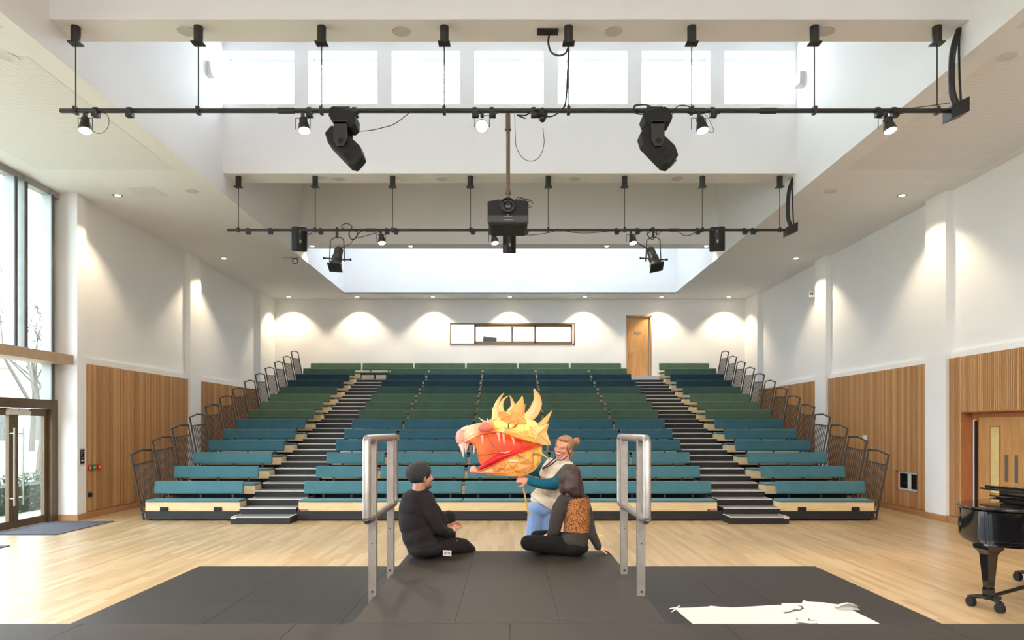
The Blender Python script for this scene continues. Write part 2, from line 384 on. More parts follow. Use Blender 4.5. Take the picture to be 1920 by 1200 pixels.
# slatted cladding
def cladding(name, side, y0, y1, z0, z1, holes=(), label=None):
    s = -1 if side == 'left' else 1; xb, xf = s*8.47, s*8.39
    back = MB(); sl = MB()
    def spans(a, c):
        zs = [(z0, z1)]
        for (hy0, hy1, hz0, hz1) in holes:
            if c > hy0 and a < hy1:
                nz = []
                for (p, q) in zs:
                    if hz0 > p: nz.append((p, min(q, hz0)))
                    if hz1 < q: nz.append((max(p, hz1), q))
                zs = nz
        return zs
    n = int(round((y1-y0)/0.05)); pw = (y1-y0)/n
    for i in range(n):
        a = y0+i*pw; 
        for (p, q) in spans(a, a+pw):
            sl.box((s*8.42, a+0.004, p), (xf, a+pw-0.010, q))
            back.box((xb, a, p), (s*8.42, a+pw, q))
    o = struct(back.build(name, M['slatback']), label); sl.build('slats', M['slat'], o); return o
cladding('trim_5', 'left', 13.50, 17.80, 0.13, 3.07, label='vertical timber slat cladding beside the glazed doors')
cladding('trim_6', 'left', 18.42, 22.80, 0.13, 3.07, label='vertical timber slat cladding, far left bay')
cladding('trim_7', 'right', 13.69, 18.0, 0.13, 3.09, [(SY0, SY1, SZ0, SZ1)], label='vertical timber slat cladding with the socket recess')
cladding('trim_8', 'right', 18.64, 22.98, 0.13, 3.09, label='vertical timber slat cladding, far right bay')
cladding('trim_9', 'right', 8.74, 13.05, 0.13, 3.12, [(DY0, DY1, 0, DZ)], label='vertical timber slat cladding around the oak doors')
cladding('trim_10', 'right', 3.74, 8.1, 0.13, 3.12)
b = MB()
b.box((-8.48, 13.50, 0), (-8.365, 17.80, 0.12)).box((-8.365-0.12, 18.42, 0), (-8.365, 22.8, 0.12)).box((-8.40, 13.20, 0), (-8.355, 13.50, 0.12)).box((-8.76, 13.195, 0), (-8.36, 13.22, 0.12)).box((-8.45, 17.78, 0), (-8.31, 18.44, 0.12))
struct(b.build('baseboard_left', M['base']))
b = MB()
for y0, y1, x in ((12.69, 13.03, 8.365), (13.71, 17.98, 8.365), (18.66, 22.96, 8.365), (13.03, 13.71, 8.31), (17.98, 18.66, 8.31), (8.74, 10.88, 8.365), (3.74, 8.1, 8.365)):
    b.box((x, y0, 0), (8.49, y1, 0.12))
struct(b.build('baseboard_right', M['base']))

# socket recess
t = thing('socket_outlet', 'white double outlet box with black panels recessed in slatted wall', 'outlet', (8.46, 14.48, SZ0))
MB().box((8.465, SY0, SZ0), (8.475, SY1, SZ1)).build('back_plate', M['white'], t)
b = MB().box((8.40, SY0, SZ0-0.012), (8.475, SY1, SZ0)).box((8.40, SY0, SZ1), (8.475, SY1, SZ1+0.012)).box((8.40, SY1, SZ0), (8.475, SY1+0.012, SZ1)).box((8.40, SY0-0.012, SZ0), (8.475, SY0, SZ1))
b.build('recess_lining', M['liner'], t)
for y in (14.24, 14.66):
    p = MB().box((8.45, y-0.13, SZ0+0.05), (8.466, y+0.13, SZ1-0.05)).build('panel', M['gloss'], t)
    q = MB()
    for k in range(5): q.box((8.447, y-0.09+0.02*(k % 2), SZ0+0.09+k*0.05), (8.4505, y+0.06, SZ0+0.095+k*0.05))
    q.cyl((8.43, y-0.05, SZ0+0.16), (8.45, y-0.05, SZ0+0.16), 0.022); q.build('connector', M['chrome'], p)

# ------------------------------------------------------------------ oak double doors, right
o = struct(MB().box((8.39, DY1-0.012, 0.0), (8.62, DY1+0.0, DZ)).box((8.38, DY0, DZ-0.02), (8.62, DY1, DZ)).box((8.39, DY0, 0), (8.62, DY0+0.012, DZ)).build('door_1', M['liner']))
MB().box((8.60, 12.54, 0), (8.66, 12.678, DZ-0.02)).box((8.60, DY0+0.01, 1.99), (8.66, 12.54, DZ-0.02)).build('door_frame', M['liner'], o)
MB().box((8.585, 12.60, 0.02), (8.60, 12.655, 1.95)).build('pale_edge_strip', M['white'], o)
MB().box((8.575, 12.545, 0.02), (8.60, 12.60, 1.93)).build('black_edge_seal', M['blackm'], o)
for k, (y0, y1) in enumerate(((11.72, 12.54), (10.90, 11.71))):
    leaf = MB().box((8.615, y0, 0.01), (8.66, y1, 2.07)).build('door_leaf', M['oak'], o)
    e = 1 if k == 0 else -1
    ym = y0+0.10+0.12 if k == 0 else y1-0.10-0.28
    ym = 12.0 if k == 0 else 11.18
    v_ = MB().box((8.605, ym-0.015, 0.62), (8.616, ym+0.24, 1.83)).build('vision_frame', M['liner'], leaf)
    MB().box((8.603, ym+0.01, 0.64), (8.612, ym+0.215, 1.81)).build('vision_panel', M['cream'], leaf)
    yp = 11.80 if k == 0 else 11.57
    MB().box((8.609, yp, 0.86), (8.616, yp+0.075, 1.33)).build('push_plate', M['alu'], leaf)
struct(MB().box((8.67, DY0, 0), (8.9, DY1, DZ)).build('wall_behind_doors', M['wall']))

# ------------------------------------------------------------------ back door and control-room window
o = MB().box((dx0, YB-0.02, dz0), (dx0+0.06, YB+0.14, dz1)).box((dx1-0.06, YB-0.02, dz0), (dx1, YB+0.14, dz1)).box((dx0, YB-0.02, dz1-0.06), (dx1, YB+0.14, dz1)).build('door_2', M['base'])
struct(o, 'oak door at the top of the right aisle')
leaf = MB().box((dx0+0.06, YB+0.04, dz0), (dx1-0.10, YB+0.09, dz1-0.06)).build('door_leaf', M['oak'], o)
MB().box((dx1-0.10, YB+0.045, dz0), (dx1-0.085, YB+0.09, dz1-0.10)).build('black_edge_seal', M['blackm'], o)
MB().box((dx1-0.085, YB+0.05, dz0), (dx1-0.06, YB+0.09, dz1-0.10)).build('pale_edge_strip', M['white'], o)
MB().tube([(dx0+0.14, YB+0.05, 4.55), (dx0+0.14, YB-0.0, 4.55), (dx0+0.26, YB-0.0, 4.55)], 0.01).cyl((dx0+0.14, YB+0.045, 4.42), (dx0+0.14, YB+0.03, 4.42), 0.022).tube([(dx0+0.12, YB+0.02, 4.55), (dx0+0.10, YB+0.02, 4.44), (dx0+0.17, YB+0.02, 4.40)], 0.006).build('door_handle', M['steel'], leaf)
sg = MB().box((4.42, YB+0.03, 5.12), (4.63, YB+0.041, 5.19)).build('door_sign', M['frame_dark'], leaf)
q = MB()
for k in range(3): q.box((4.44+k*0.02, YB+0.028, 5.14), (4.45+k*0.02, YB+0.031, 5.17))
for k in range(4): q.box((4.525+k*0.023, YB+0.028, 5.14), (4.54+k*0.023, YB+0.031, 5.17))
q.build('lettering', M['nosing'], sg)
struct(MB().box((dx0, YB+0.14, dz0), (dx1, YB+0.2, dz1)).build('wall_behind_back_door', M['wall']))
# window
o = MB(); fw = 0.045
o.box((wx0, YB-0.02, wz0), (wx1, YB+0.12, wz0+fw)).box((wx0, YB-0.02, wz1-fw), (wx1, YB+0.12, wz1)).box((wx0, YB-0.02, wz0), (wx0+fw, YB+0.12, wz1)).box((wx1-fw, YB-0.02, wz0), (wx1, YB+0.12, wz1))
o = struct(o.build('window_9', M['bronze_l']), 'long control room window above the top row')
def sash(x0, x1, y, w=0.06, nm='sliding_sash'):
    q = MB().box((x0, y, wz0+fw), (x0+w, y+0.03, wz1-fw)).box((x1-w, y, wz0+fw), (x1, y+0.03, wz1-fw)).box((x0, y, wz0+fw), (x1, y+0.03, wz0+fw+0.07)).box((x0, y, wz1-fw-0.08), (x1, y+0.03, wz1-fw))
    p = q.build(nm, M['bronze_l'], o); MB().box((x0+w, y+0.012, wz0+0.1), (x1-w, y+0.016, wz1-0.1)).build('pane', M['glass'], p)
sash(-1.27, 0.93, YB+0.01, 0.07); sash(0.05, 2.22, YB+0.06, 0.06)
MB().box((wx0+fw, YB+0.06, wz0+fw), (-1.27, YB+0.065, wz1-fw)).build('pane', M['glass'], o)
# control room
struct(MB().box((-3.2, 26.6, 3.4), (3.2, 26.7, 6.6)).box((-3.3, YB+0.2, 3.4), (-3.2, 26.7, 6.6)).box((3.2, YB+0.2, 3.4), (3.3, 26.7, 6.6)).box((-3.2, YB+0.2, 6.5), (3.2, 26.7, 6.6)).box((-3.2, YB+0.2, 3.4), (3.2, 26.7, 3.5)).build('wall_control_room', M['wall']))
struct(MB().box((wx0, YB+0.2, 4.60), (wx1, YB+0.75, 4.66)).box((wx0, YB+0.7, 3.5), (wx0+0.05, YB+0.75, 4.6)).box((wx1-0.05, YB+0.7, 3.5), (wx1, YB+0.75, 4.6)).build('trim_11', M['white']), 'control room worktop')
t = thing('monitor', 'dark monitor seen from behind in the control room window', 'monitor', (-0.72, YB+0.45, 4.66))
MB().obox((-0.72, YB+0.43, 4.93), (0.50, 0.035, 0.30), (0.12, 0.04, 0.1)).build('screen', M['screen'], t, bevel=0.006)
MB().box((-0.75, YB+0.46, 4.66), (-0.69, YB+0.49, 4.94)).box((-0.84, YB+0.40, 4.66), (-0.60, YB+0.56, 4.675)).build('stand', M['nosing'], t)
t = thing('equipment_rack', 'small grey desktop equipment unit beside the control room monitor', 'equipment', (-0.24, YB+0.42, 4.66))
MB().box((-0.36, YB+0.36, 4.66), (-0.12, YB+0.52, 4.88)).build('case', M['panelgrey'], t, bevel=0.01)
b = MB()
for k in range(3):
    for j in range(3): b.box((-0.35+k*0.08, YB+0.35, 4.68+j*0.065), (-0.30+k*0.08, YB+0.362, 4.725+j*0.065))
b.build('socket_panel', M['blackm'], t); MB().tube([(-0.34, YB+0.4, 4.87), (-0.34, YB+0.4, 4.92), (-0.16, YB+0.4, 4.92), (-0.16, YB+0.4, 4.87)], 0.008).build('handle', M['blackm'], t)
t = thing('light_switch', 'small switch and cable drop on the control room wall', 'switch', (0.42, 26.59, 4.9))
MB().box((0.36, 26.57, 4.86), (0.50, 26.6, 4.95)).build('switch_plate', M['nosing'], t); MB().box((0.38, 26.58, 4.95), (0.40, 26.6, 6.0)).box((0.46, 26.58, 4.95), (0.48, 26.6, 6.0)).build('conduit', M['nosing'], t)

# ------------------------------------------------------------------ left glazing and glazed doors
GX = -8.86
b = MB()
for y in (12.97, 12.26, 12.0, 11.0, 10.3, 9.3, 8.6, 7.6, 6.9, 5.9, 5.2, 4.2, 3.4):
    z0 = 3.1 if y < 12.9 else 2.33
    b.box((GX-0.02, y-0.03, z0), (GX+0.16, y+0.03, 6.3))
b.box((GX-0.04, 2.9, 6.22), (GX+0.14, 13.22, 6.34))
g = struct(b.build('window_10', M['frame_grey']), 'tall side glazing')
b = MB()
for y in (12.97, 12.26, 12.0, 11.0, 10.3, 9.3):
    z0 = 3.1 if y < 12.9 else 2.33
    b.box((GX+0.16, y-0.03, z0), (GX+0.185, y+0.03, 6.22))
b.build('mullion_cap', M['frame_dark'], g)
MB().box((GX-0.06, 2.9, 3.01), (-8.37, 13.10, 3.19)).build('window_transom', M['transom'], g, bevel=0.004)
MB().box((GX, 2.9, 2.33), (GX+0.01, 13.2, 6.25)).build('pane', M['glass_side'], g)
MB().box((GX-0.02, 13.03, 0), (GX+0.05, 13.22, 6.3)).build('closer_panel', M['frame_grey'], g)
d = MB().box((GX-0.06, 2.9, 2.16), (GX+0.12, 13.02, 2.33)).box((GX-0.06, 13.02, 0), (GX+0.125, 13.20, 2.33)).box((GX-0.06, 11.02, 0), (GX+0.06, 11.14, 2.16)).build('door_3', M['bronze'], bevel=0.004)
struct(d, 'bronze framed glazed entrance doors')
for k, (y0, y1) in enumerate(((12.13, 13.03), (11.14, 12.12))):
    w = 0.11; x0, x1 = GX-0.02, GX+0.05
    q = MB().box((x0, y0, 0.01), (x1, y0+w, 2.15)).box((x0, y1-w, 0.01), (x1, y1, 2.15)).box((x0, y0+w, 0.01), (x1, y1-w, 0.15)).box((x0, y0+w, 2.02), (x1, y1-w, 2.15))
    leaf = q.build('door_leaf', M['bronze'], d, bevel=0.003)
    MB().box((GX+0.01, y0+w, 0.15), (GX+0.02, y1-w, 2.02)).build('pane', M['glass_side'], leaf)
    yh = y0+0.12 if k == 0 else y1-0.09
    MB().cyl((GX+0.13, yh, 0.42), (GX+0.13, yh, 1.80), 0.015).cyl((GX+0.05, yh, 0.55), (GX+0.13, yh, 0.55), 0.009).cyl((GX+0.05, yh, 1.70), (GX+0.13, yh, 1.70), 0.009).build('door_handle', M['steel'], leaf, smooth=True)
    yc = 12.20 if k == 0 else 11.92
    MB().box((GX+0.05, yc, 2.03), (GX+0.12, yc+0.27, 2.10)).box((GX+0.05, yc+0.01, 2.10), (GX+0.105, yc+0.25, 2.14)).build('door_closer', M['nosing'], leaf, bevel=0.006)
b = MB()
for y in (10.1, 9.1, 8.1, 7.1, 6.1, 5.1, 4.1, 3.1): b.box((GX-0.04, y-0.03, 0), (GX+0.10, y+0.03, 2.2))
b.box((GX-0.04, 2.9, 0), (GX+0.1, 11.0, 0.1))
g2 = struct(b.build('window_11', M['bronze'])); MB().box((GX, 2.9, 0.1), (GX+0.01, 11.0, 2.2)).build('pane', M['glass_side'], g2)

# ------------------------------------------------------------------ tiered seating
P, R = 0.81, 0.2565; Y0 = 13.24
LX0, LX1, CX0, CX1 = -7.07, -5.24, -4.12, 4.12
stand = thing('seating_stand', 'black stepped retractable seating structure under the green benches', 'seating', (0, 18.5, 0))
b = MB().box((-7.05, 13.20, 0.025), (-5.25, 13.26, 0.18)).box((-4.12, 13.20, 0.02), (4.12, 13.26, 0.18)).box((5.25, 13.20, 0.025), (7.05, 13.26, 0.18))
b.build('plinth', M['plinth'], stand, bevel=0.004)
b = MB()
for x in (-7.0, -5.3, -4.0, -1.3, 1.3, 4.0, 5.3, 7.0):
    b.cyl((x-0.02, 13.3, 0.045), (x+0.02, 13.3, 0.045), 0.045)
b.build('caster', M['blackm'], stand)
for i in range(1, 14):
    z = R*i; y = Y0 + P*(i-1)
    yn = YB if i == 13 else y + P + 0.45
    b = MB(); yn = YB-0.02 if i == 13 else y + P + 0.38
    for xa, xb in ((-7.12, -5.235), (-4.125, 4.125), (5.235, 7.12)):
        b.box((xa, y+0.37, z-0.05), (xb, yn, z)).box((xa, y+0.37, z-R), (xb, y+0.39, z-0.05))
    if i == 13: b.box((-5.235, y+0.42, z-0.05), (-4.125, yn, z))
    b.build('tier_deck', M['plinth'], stand)
# aisle stairs
for s, nm in ((-1, 'left'), (1, 'right')):
    st = thing('aisle_stair', 'black aisle stair with pale nosings, %s aisle of the seating' % nm, 'stair', (s*4.68, 18.5, 0), 'aisle stairs')
    x0, x1 = s*4.13, s*5.23
    for k in range(1, 27 if s < 0 else 28):
        z = 0.125 + 0.12825*k; y = 12.79 + 0.405*k
        q = MB().box((x0, y, z-0.125), (x1, y+0.43, z-0.004)).build('step', M['plinth'], st)
        MB().box((x0*1.0, y+0.03, z-0.004), (x1, y+0.43, z)).build('carpet_tread', M['tread'], q)
        e = MB().box((x0, y-0.006, z-0.018), (x1, y+0.03, z+0.002))
        if k % 2 == 0: e.box((x0, y, z-0.003), (x0+(0.03 if x1 > x0 else -0.03), y+0.38, z+0.002)).box((x1, y, z-0.003), (x1-(0.03 if x1 > x0 else -0.03), y+0.38, z+0.002))
        e.build('nosing', M['nosing'], q)
    t = thing('floor_step', 'loose black box step with pale edge on the floor, foot of %s aisle' % nm, 'step', (s*4.66, 12.98, 0), 'box steps at the foot of the aisles')
    MB().box((s*4.11, 12.76, 0), (s*5.22, 13.20, 0.128)).build('step_box', M['plinth'], t)
    MB().box((s*4.14, 12.79, 0.128), (s*5.19, 13.19, 0.132)).build('carpet_tread', M['tread'], t)
    MB().box((s*4.11, 12.755, 0.118), (s*5.22, 12.79, 0.135)).box((s*4.11, 12.76, 0.128), (s*4.14, 13.19, 0.135)).box((s*5.19, 12.76, 0.128), (s*5.22, 13.19, 0.135)).build('nosing', M['nosing'], t)
    MB().box((s*5.22, 12.752, 0.10), (s*5.12, 12.757, 0.115)).build('name_plate', M['paper'], t)
MB().box((4.13, 23.72, 3.34), (5.2, YB-0.005, 3.595)).build('door_landing', M['nosing'], stand)

COLS = {'A': srgb(70, 114, 124), 'B': srgb(52, 93, 107), 'G': srgb(70, 93, 76), 'T': srgb(48, 74, 68), 'N': srgb(29, 55, 65)}
rowc = ['A', 'A', 'A', 'B', 'B', 'B', 'G', 'G', 'G', 'T', 'N', 'N', 'G', 'G']
FAB = {k: fabric('bench_fabric_' + n, COLS[k]) for k, n in zip('ABGTN', ('teal', 'blue', 'green', 'pine', 'navy'))}
CN = {'A': 'teal', 'B': 'blue-teal', 'G': 'green', 'T': 'dark pine green', 'N': 'dark blue'}
ORD = ['front', 'second', 'third', 'fourth', 'fifth', 'sixth', 'seventh', 'eighth', 'ninth', 'tenth', 'eleventh', 'twelfth', 'thirteenth', 'top']
def pad(x0, x1, y0, y1, z0, z1, mt, nm, par, tilt=0):
    b = MB()
    b.obox(((x0+x1)/2, (y0+y1)/2, (z0+z1)/2), (x1-x0, y1-y0, z1-z0), (tilt, 0, 0))
    return b.build(nm, mt, par, bevel=0.022, seg=3, smooth=True)
proto = {}
def make_bench(w, ck, panel):
    key = (round(w, 3), ck, panel)
    if key in proto: return proto[key], False
    t = thing('bench', 'x', 'bench', (0, 0, 0)); h = w/2; m = FAB[ck]
    pad(-h+0.005, h-0.005, -0.02, 0.36, 0.352, 0.402, m, 'seat_cushion', t)
    pad(-h+0.03, h-0.03, 0.262, 0.322, 0.492, 0.745, m, 'backrest', t, -0.16)
    if panel: MB().box((-h, 0.0, 0.182), (h, 0.35, 0.352)).build('front_panel', M['ply'], t, bevel=0.003)
    else: MB().box((-h, 0.0, 0.33), (h, 0.35, 0.352)).box((-0.45, 0.15, 0), (-0.41, 0.2, 0.33)).build('support_frame', M['plinth'], t)
    for u in ((-0.62, 0.02, 0.66) if w > 1.5 else (-0.38, 0.38)):
        x = u*h/0.92
        MB().box((x-0.018, 0.30, 0.36), (x+0.018, 0.34, 0.62)).build('back_support', M['rail'], t)
    proto[key] = t; return t, True
CBX = [-4.10, -2.745, -0.92, 0.88, 2.68, 4.02]
for i in range(14):
    ck = rowc[i]; y = Y0 + P*i; z = R*i
    if i == 13: units = [(-7.05, -5.22, 'left end of the row'), (-5.22, -3.385, 'over the head of the left aisle'), (-3.385, -1.55, 'third from left'), (-1.55, 0.28, 'centre, left of the middle'), (0.28, 2.11, 'centre, right of the middle'), (2.11, 3.95, 'beside the oak door'), (5.23, 7.05, 'right end beyond the door')]
    else:
        units = [(LX0, LX1, 'left side block')]
        names = ['centre block, short at left aisle', 'centre block, second from left', 'centre block, middle', 'centre block, second from right', 'centre block, short at right aisle']
        units += [(CBX[k], CBX[k+1], names[k]) for k in range(5)] + [(5.24, 7.07, 'right side block')]
    for (x0, x1, nm) in units:
        panel = not (i == 13 and 'aisle' in nm)
        t, new = make_bench(x1-x0, ck, panel)
        loc = ((x0+x1)/2, y, z)
        if not new: t = dup(t, loc)
        t.location = loc
        t['label'] = '%s padded bench, %s row%s, %s' % (CN[ck], ORD[i], '' if i in (0, 13) else ' from front', nm)
        t['group'] = 'benches in the %s row' % ORD[i]
# catches and small plates on the front row
for s, nm in ((-1, 'left'), (1, 'right')):
    for k, x in enumerate((6.70, 5.66)):
        t = tag(MB().box((s*x-0.075, 13.215, 0.175), (s*x+0.075, 13.242, 0.262)).box((s*x-0.055, 13.21, 0.20), (s*x+0.055, 13.216, 0.24)).build('floor_catch', M['blackm']),
                'black catch in the pale front panel of %s side bench, %s one' % (nm, 'outer' if k == 0 else 'inner'), 'catch', 'black catches on the front row')
for s, x, nm in ((-1, -4.01, 'left'), (1, 3.93, 'right')):
    t = thing('maker_plate', 'small red maker plate on front panel at the %s aisle' % nm, 'plate', (x, 13.235, 0.19), 'maker plates')
    MB().box((x-0.1, 13.232, 0.188), (x+0.1, 13.2395, 0.218)).build('plate', mat('maker_red', srgb(130, 40, 50), 0.5), t)
    b = MB()
    for k in range(9): b.box((x-0.045+k*0.015, 13.2295, 0.198), (x-0.036+k*0.015, 13.2325, 0.209+0.003*(k % 2)))
    b.build('lettering', M['paper'], t)

# side guard rails
def rail_proto(s):
    t = thing('guard_rail', 'x', 'railing', (0, 0, 0))
    X = lambda z: s*(7.14 + 0.22*max(0, z-0.1)/1.15)
    p0 = Vector((X(0.1), 0.05, 0.0)); a = Vector((X(1.27), 0.0, 1.27)); m1 = Vector((X(1.35), 0.40, 1.35)); e = Vector((X(1.345), 0.775, 1.345)); pe = Vector((X(0.1), 0.765, 0.12))
    MB().cyl(p0, a, 0.02, n=8).build('post', M['rail'], t); MB().cyl(pe, e, 0.016, n=8).build('post', M['rail'], t)
    MB().tube([a+Vector((0, -0.02, -0.005)), a, m1, e], 0.018).build('handrail', M['rail'], t, smooth=True)
    MB().cyl((X(1.07), 0.03, 1.07), (X(1.12), 0.775, 1.12), 0.014, n=8).build('mid_rail', M['rail'], t)
    MB().box((s*7.10, 0.02, 0.13), (s*7.16, 0.775, 0.17)).build('bottom_rail', M['rail'], t)
    for k in range(1, 9):
        y = 0.03 + k*0.082
        MB().cyl((s*7.14, y+0.02, 0.15), (X(1.1), y, 1.08+0.05*y), 0.009, n=6).build('baluster', M['rail'], t)
    return t
for s, nm in ((-1, 'left'), (1, 'right')):
    pr = rail_proto(s)
    for i in range(13):
        loc = (0, 13.27 + P*i, R*i + (0.0 if i else 0.0))
        t = pr if i == 0 else dup(pr, loc)
        t.location = loc
        t['label'] = 'dark metal side railing at the %s end of the %s row%s' % (nm, ORD[i], '' if i == 0 else ' from the front'); t['group'] = 'side railings of the seating'

# ------------------------------------------------------------------ floor things
tag(MB().box((-8.74, 11.44, 0.001), (-7.60, 13.10, 0.012)).build('doormat', M['mat']), 'dark grey entrance mat in front of the far glazed door', 'mat', 'entrance mats')
tag(MB().box((-8.74, 7.2, 0.001), (-7.60, 10.38, 0.012)).build('doormat', M['mat']), 'dark grey entrance mat at the left photo edge, nearer one', 'mat', 'entrance mats')
tag(MB().box((1.34, 11.33, 0.001), (1.56, 11.46, 0.004)).build('floor_tape', M['tape']), 'short strip of yellow tape on the timber floor', 'tape')

# hardboard panels on the floor
for s, xs, nm in ((-1, [-4.02, -2.80, -1.55, -0.55], 'left'), (1, [0.55, 2.21, 2.69, 3.95], 'right')):
    t = thing('floor_covering', 'dark hardboard panels laid on the floor %s of the stage runway' % nm, 'floor covering', (s*2.3, 6.4, 0), 'hardboard floor coverings')
    for k in range(3):
        for y0, y1 in ((7.02, 8.83), (5.2, 7.02), (4.0, 5.2)):
            MB().box((xs[k]+0.002, y0+0.002, 0.0), (xs[k+1]-0.002, y1-0.002, 0.009)).build('board', M['deck2'], t)
# stage and runway
ZS = 0.68
t = thing('stage', 'broad brown hardboard stage across the bottom of the photo', 'stage', (0, 2, 0))
for k in range(14):
    x0 = -8.54 + k*1.22
    x0, x1 = max(-8.3, x0), min(8.25, x0+1.22)
    for y0, y1 in ((1.46, 3.90), (-0.98, 1.46), (-3.4, -0.98)):
        MB().box((x0+0.0015, y0+0.0015, ZS-0.03), (x1-0.0015, y1-0.0015, ZS)).build('board', M['deck'], t)
MB().box((-8.3, -3.4, ZS-0.12), (8.25, 3.88, ZS-0.032)).build('stage_frame', M['blackm'], t)
b = MB()
for k in range(8):
    for y in (-3.2, -0.98, 1.46, 3.8): b.box((-8.2+k*2.33, y-0.03, 0), (-8.14+k*2.33, y+0.03, ZS-0.12))
b.build('stage_leg', M['alu'], t)
t = thing('runway', 'brown hardboard stage runway that two people sit on', 'stage', (0, 5.05, 0))
xs = [-0.905, -0.317, 0.285, 0.90]
for k in range(3):
    for y0, y1 in ((3.902, 6.2),):
        MB().box((xs[k]+0.001, y0+0.001, ZS-0.03), (xs[k+1]-0.001, y1, ZS)).build('board', M['deck'], t)
b = MB()
for x in (-0.86, -0.6, -0.36, -0.28, 0.02, 0.25, 0.33, 0.6, 0.86):
    for y in (3.97, 4.6, 5.3, 6.1): b.cyl((x, y, ZS-0.001), (x, y, ZS+0.0006), 0.005, n=8)
b.build('screw_heads', M['blackm'], t)
MB().box((-0.9, 3.9, ZS-0.12), (0.895, 6.18, ZS-0.032)).build('runway_frame', M['blackm'], t)
for x in (-0.82, 0.82):
    for y in (4.1, 6.05): MB().box((x-0.025, y-0.025, 0), (x+0.025, y+0.025, ZS-0.12)).build('leg', M['alu'], t)

# aluminium handrails
for s, nm, xc in ((-1, 'left', -0.915), (1, 'right', 0.875)):
    t = thing('stage_handrail', 'aluminium handrail frame on two posts at the %s edge of the runway' % nm, 'handrail', (xc, 4.9, ZS), 'runway handrails')
    zt, zb = 1.728, 1.205; ya, ye = 4.36, 5.42
    r = 0.027; c = 0.02
    loop = [(xc, ya, zb+c), (xc, ya, zt-c), (xc, ya+c, zt), (xc, ye-c, zt), (xc, ye, zt-c), (xc, ye, zb+c), (xc, ye-c, zb), (xc, ya+c, zb), (xc, ya, zb+c)]
    MB().tube(loop, r, n=14).build('rail_frame', M['alu'], t, smooth=True)
    for y in (4.56, 5.24):
        p = MB().box((xc-0.027, y-0.022, ZS-0.10), (xc+0.027, y+0.022, zt-0.01)).build('post', M['alu'], t, bevel=0.003)
        MB().cyl((xc, y-0.03, ZS+0.03), (xc, y-0.02, ZS+0.03), 0.007, n=8).cyl((xc, y-0.03, ZS+0.35), (xc, y-0.02, ZS+0.35), 0.004, n=8).build('bolt', M['blackm'], p)

# paper dragon drawing on the floor boards
t = thing('paper_sheet', 'large torn white paper sheet with ink marks taped to the floor boards', 'paper', (2.6, 6.2, 0.01))
def fl(px, py): 
    D = F*(CAMZ-0.012)/(py-CY); return ((px-CX)*D/F, D)
pl = [fl(1264, 1140), fl(1300, 1139), fl(1330, 1137), fl(1332, 1135.5), fl(1352, 1138), fl(1375, 1139), fl(1410, 1137), fl(1450, 1134.5), fl(1466, 1134), fl(1465, 1131), fl(1503, 1131), fl(1507, 1124.5), fl(1514, 1128), fl(1545, 1129.5), fl(1576, 1134), fl(1590, 1138), fl(1602, 1146), fl(1655, 1172)]
pl += [(pl[-1][0]-0.25, 5.3), (1.35, 5.3), fl(1302, 1172)]
MB().prism(pl, 0.0095, 0.012, 'z').build('sheet', M['paper'], t)
b = MB()
for q in ([(1462, 1148), (1478, 1147), (1490, 1142), (1500, 1143), (1503, 1138), (1494, 1135), (1504, 1136), (1508, 1141), (1500, 1145), (1486, 1147), (1472, 1151), (1470, 1148)],
          [(1492, 1158), (1495, 1159), (1497, 1163), (1494, 1163)], [(1515, 1160), (1518, 1160), (1520, 1163), (1538, 1164), (1516, 1164)], [(1490, 1168), (1500, 1167), (1520, 1169), (1534, 1168.5), (1534, 1169.5), (1500, 1169.7)]):
    b.prism([fl(*p) for p in q], 0.0115, 0.0125, 'z')
b.build('ink_drawing', M['ink'], t)
b = MB()
b.prism([fl(*p) for p in ((1255, 1140.5), (1268, 1138.5), (1268, 1140.5), (1256, 1142))], 0.012, 0.0135).prism([fl(*p) for p in ((1262, 1147), (1258, 1148), (1272, 1136), (1276, 1135.5))], 0.012, 0.0137)
b.build('tape', M['white'], t)
cu = fl(1590, 1143); rows = []
for k in range(9):
    a = math.pi*k/8*1.1; rows.append([(cu[0]-0.11+0.22*u, cu[1]+0.10*math.sin(a)*0.6-0.02*u, 0.012+0.035*(1-math.cos(a))*(0.4+0.6*math.sin(math.pi*u))) for u in (0, .25, .5, .75, 1)])
MB().grid(rows).build('curled_corner', M['paper'], t, smooth=True)

# ------------------------------------------------------------------ wall fittings
t = thing('control_panel', 'black wall control panel in a silver frame on left pilaster', 'control panel', (-8.37, 13.35, 1.07))
MB().box((-8.381, 13.27, 1.07), (-8.362, 13.43, 1.40)).build('frame', M['nosing'], t)
MB().box((-8.363, 13.29, 1.10), (-8.355, 13.41, 1.37)).build('panel', M['gloss'], t)
b = MB()
for k in range(6): b.box((-8.356, 13.31, 1.13+k*0.04), (-8.353, 13.33+0.02*(k % 3), 1.14+k*0.04))
b.box((-8.356, 13.31, 1.145), (-8.353, 13.39, 1.17)); b.build('lettering', M['paper'], t)
for k, (y, mt, w, nm) in enumerate(((13.60, 'red', 0.07, 'round red call point left of the green release on slatted wall'), (13.74, 'green', 0.09, 'green door release box between the red call points'), (13.90, 'red', 0.08, 'red and white call point right of the green release'))):
    t = thing('call_point', nm, 'call point', (-8.38, y, 0.97), 'call points on the slatted wall')
    MB().box((-8.392, y-w/2, 0.95), (-8.355, y+w/2, 1.06)).build('case', M[mt], t, bevel=0.004)
    MB().box((-8.356, y-w/4, 0.98), (-8.352, y+w/4, 1.03)).build('button', M['paper'] if k else M['glow'] if False else M['paper'], t)
t = thing('socket', 'small black socket with silver top low on left slatted wall', 'socket', (-8.38, 13.60, 0.42))
MB().box((-8.392, 13.56, 0.42), (-8.35, 13.66, 0.50)).build('socket_box', M['blackm'], t, bevel=0.004); MB().box((-8.392, 13.57, 0.50), (-8.362, 13.63, 0.53)).build('silver_top', M['alu'], t)
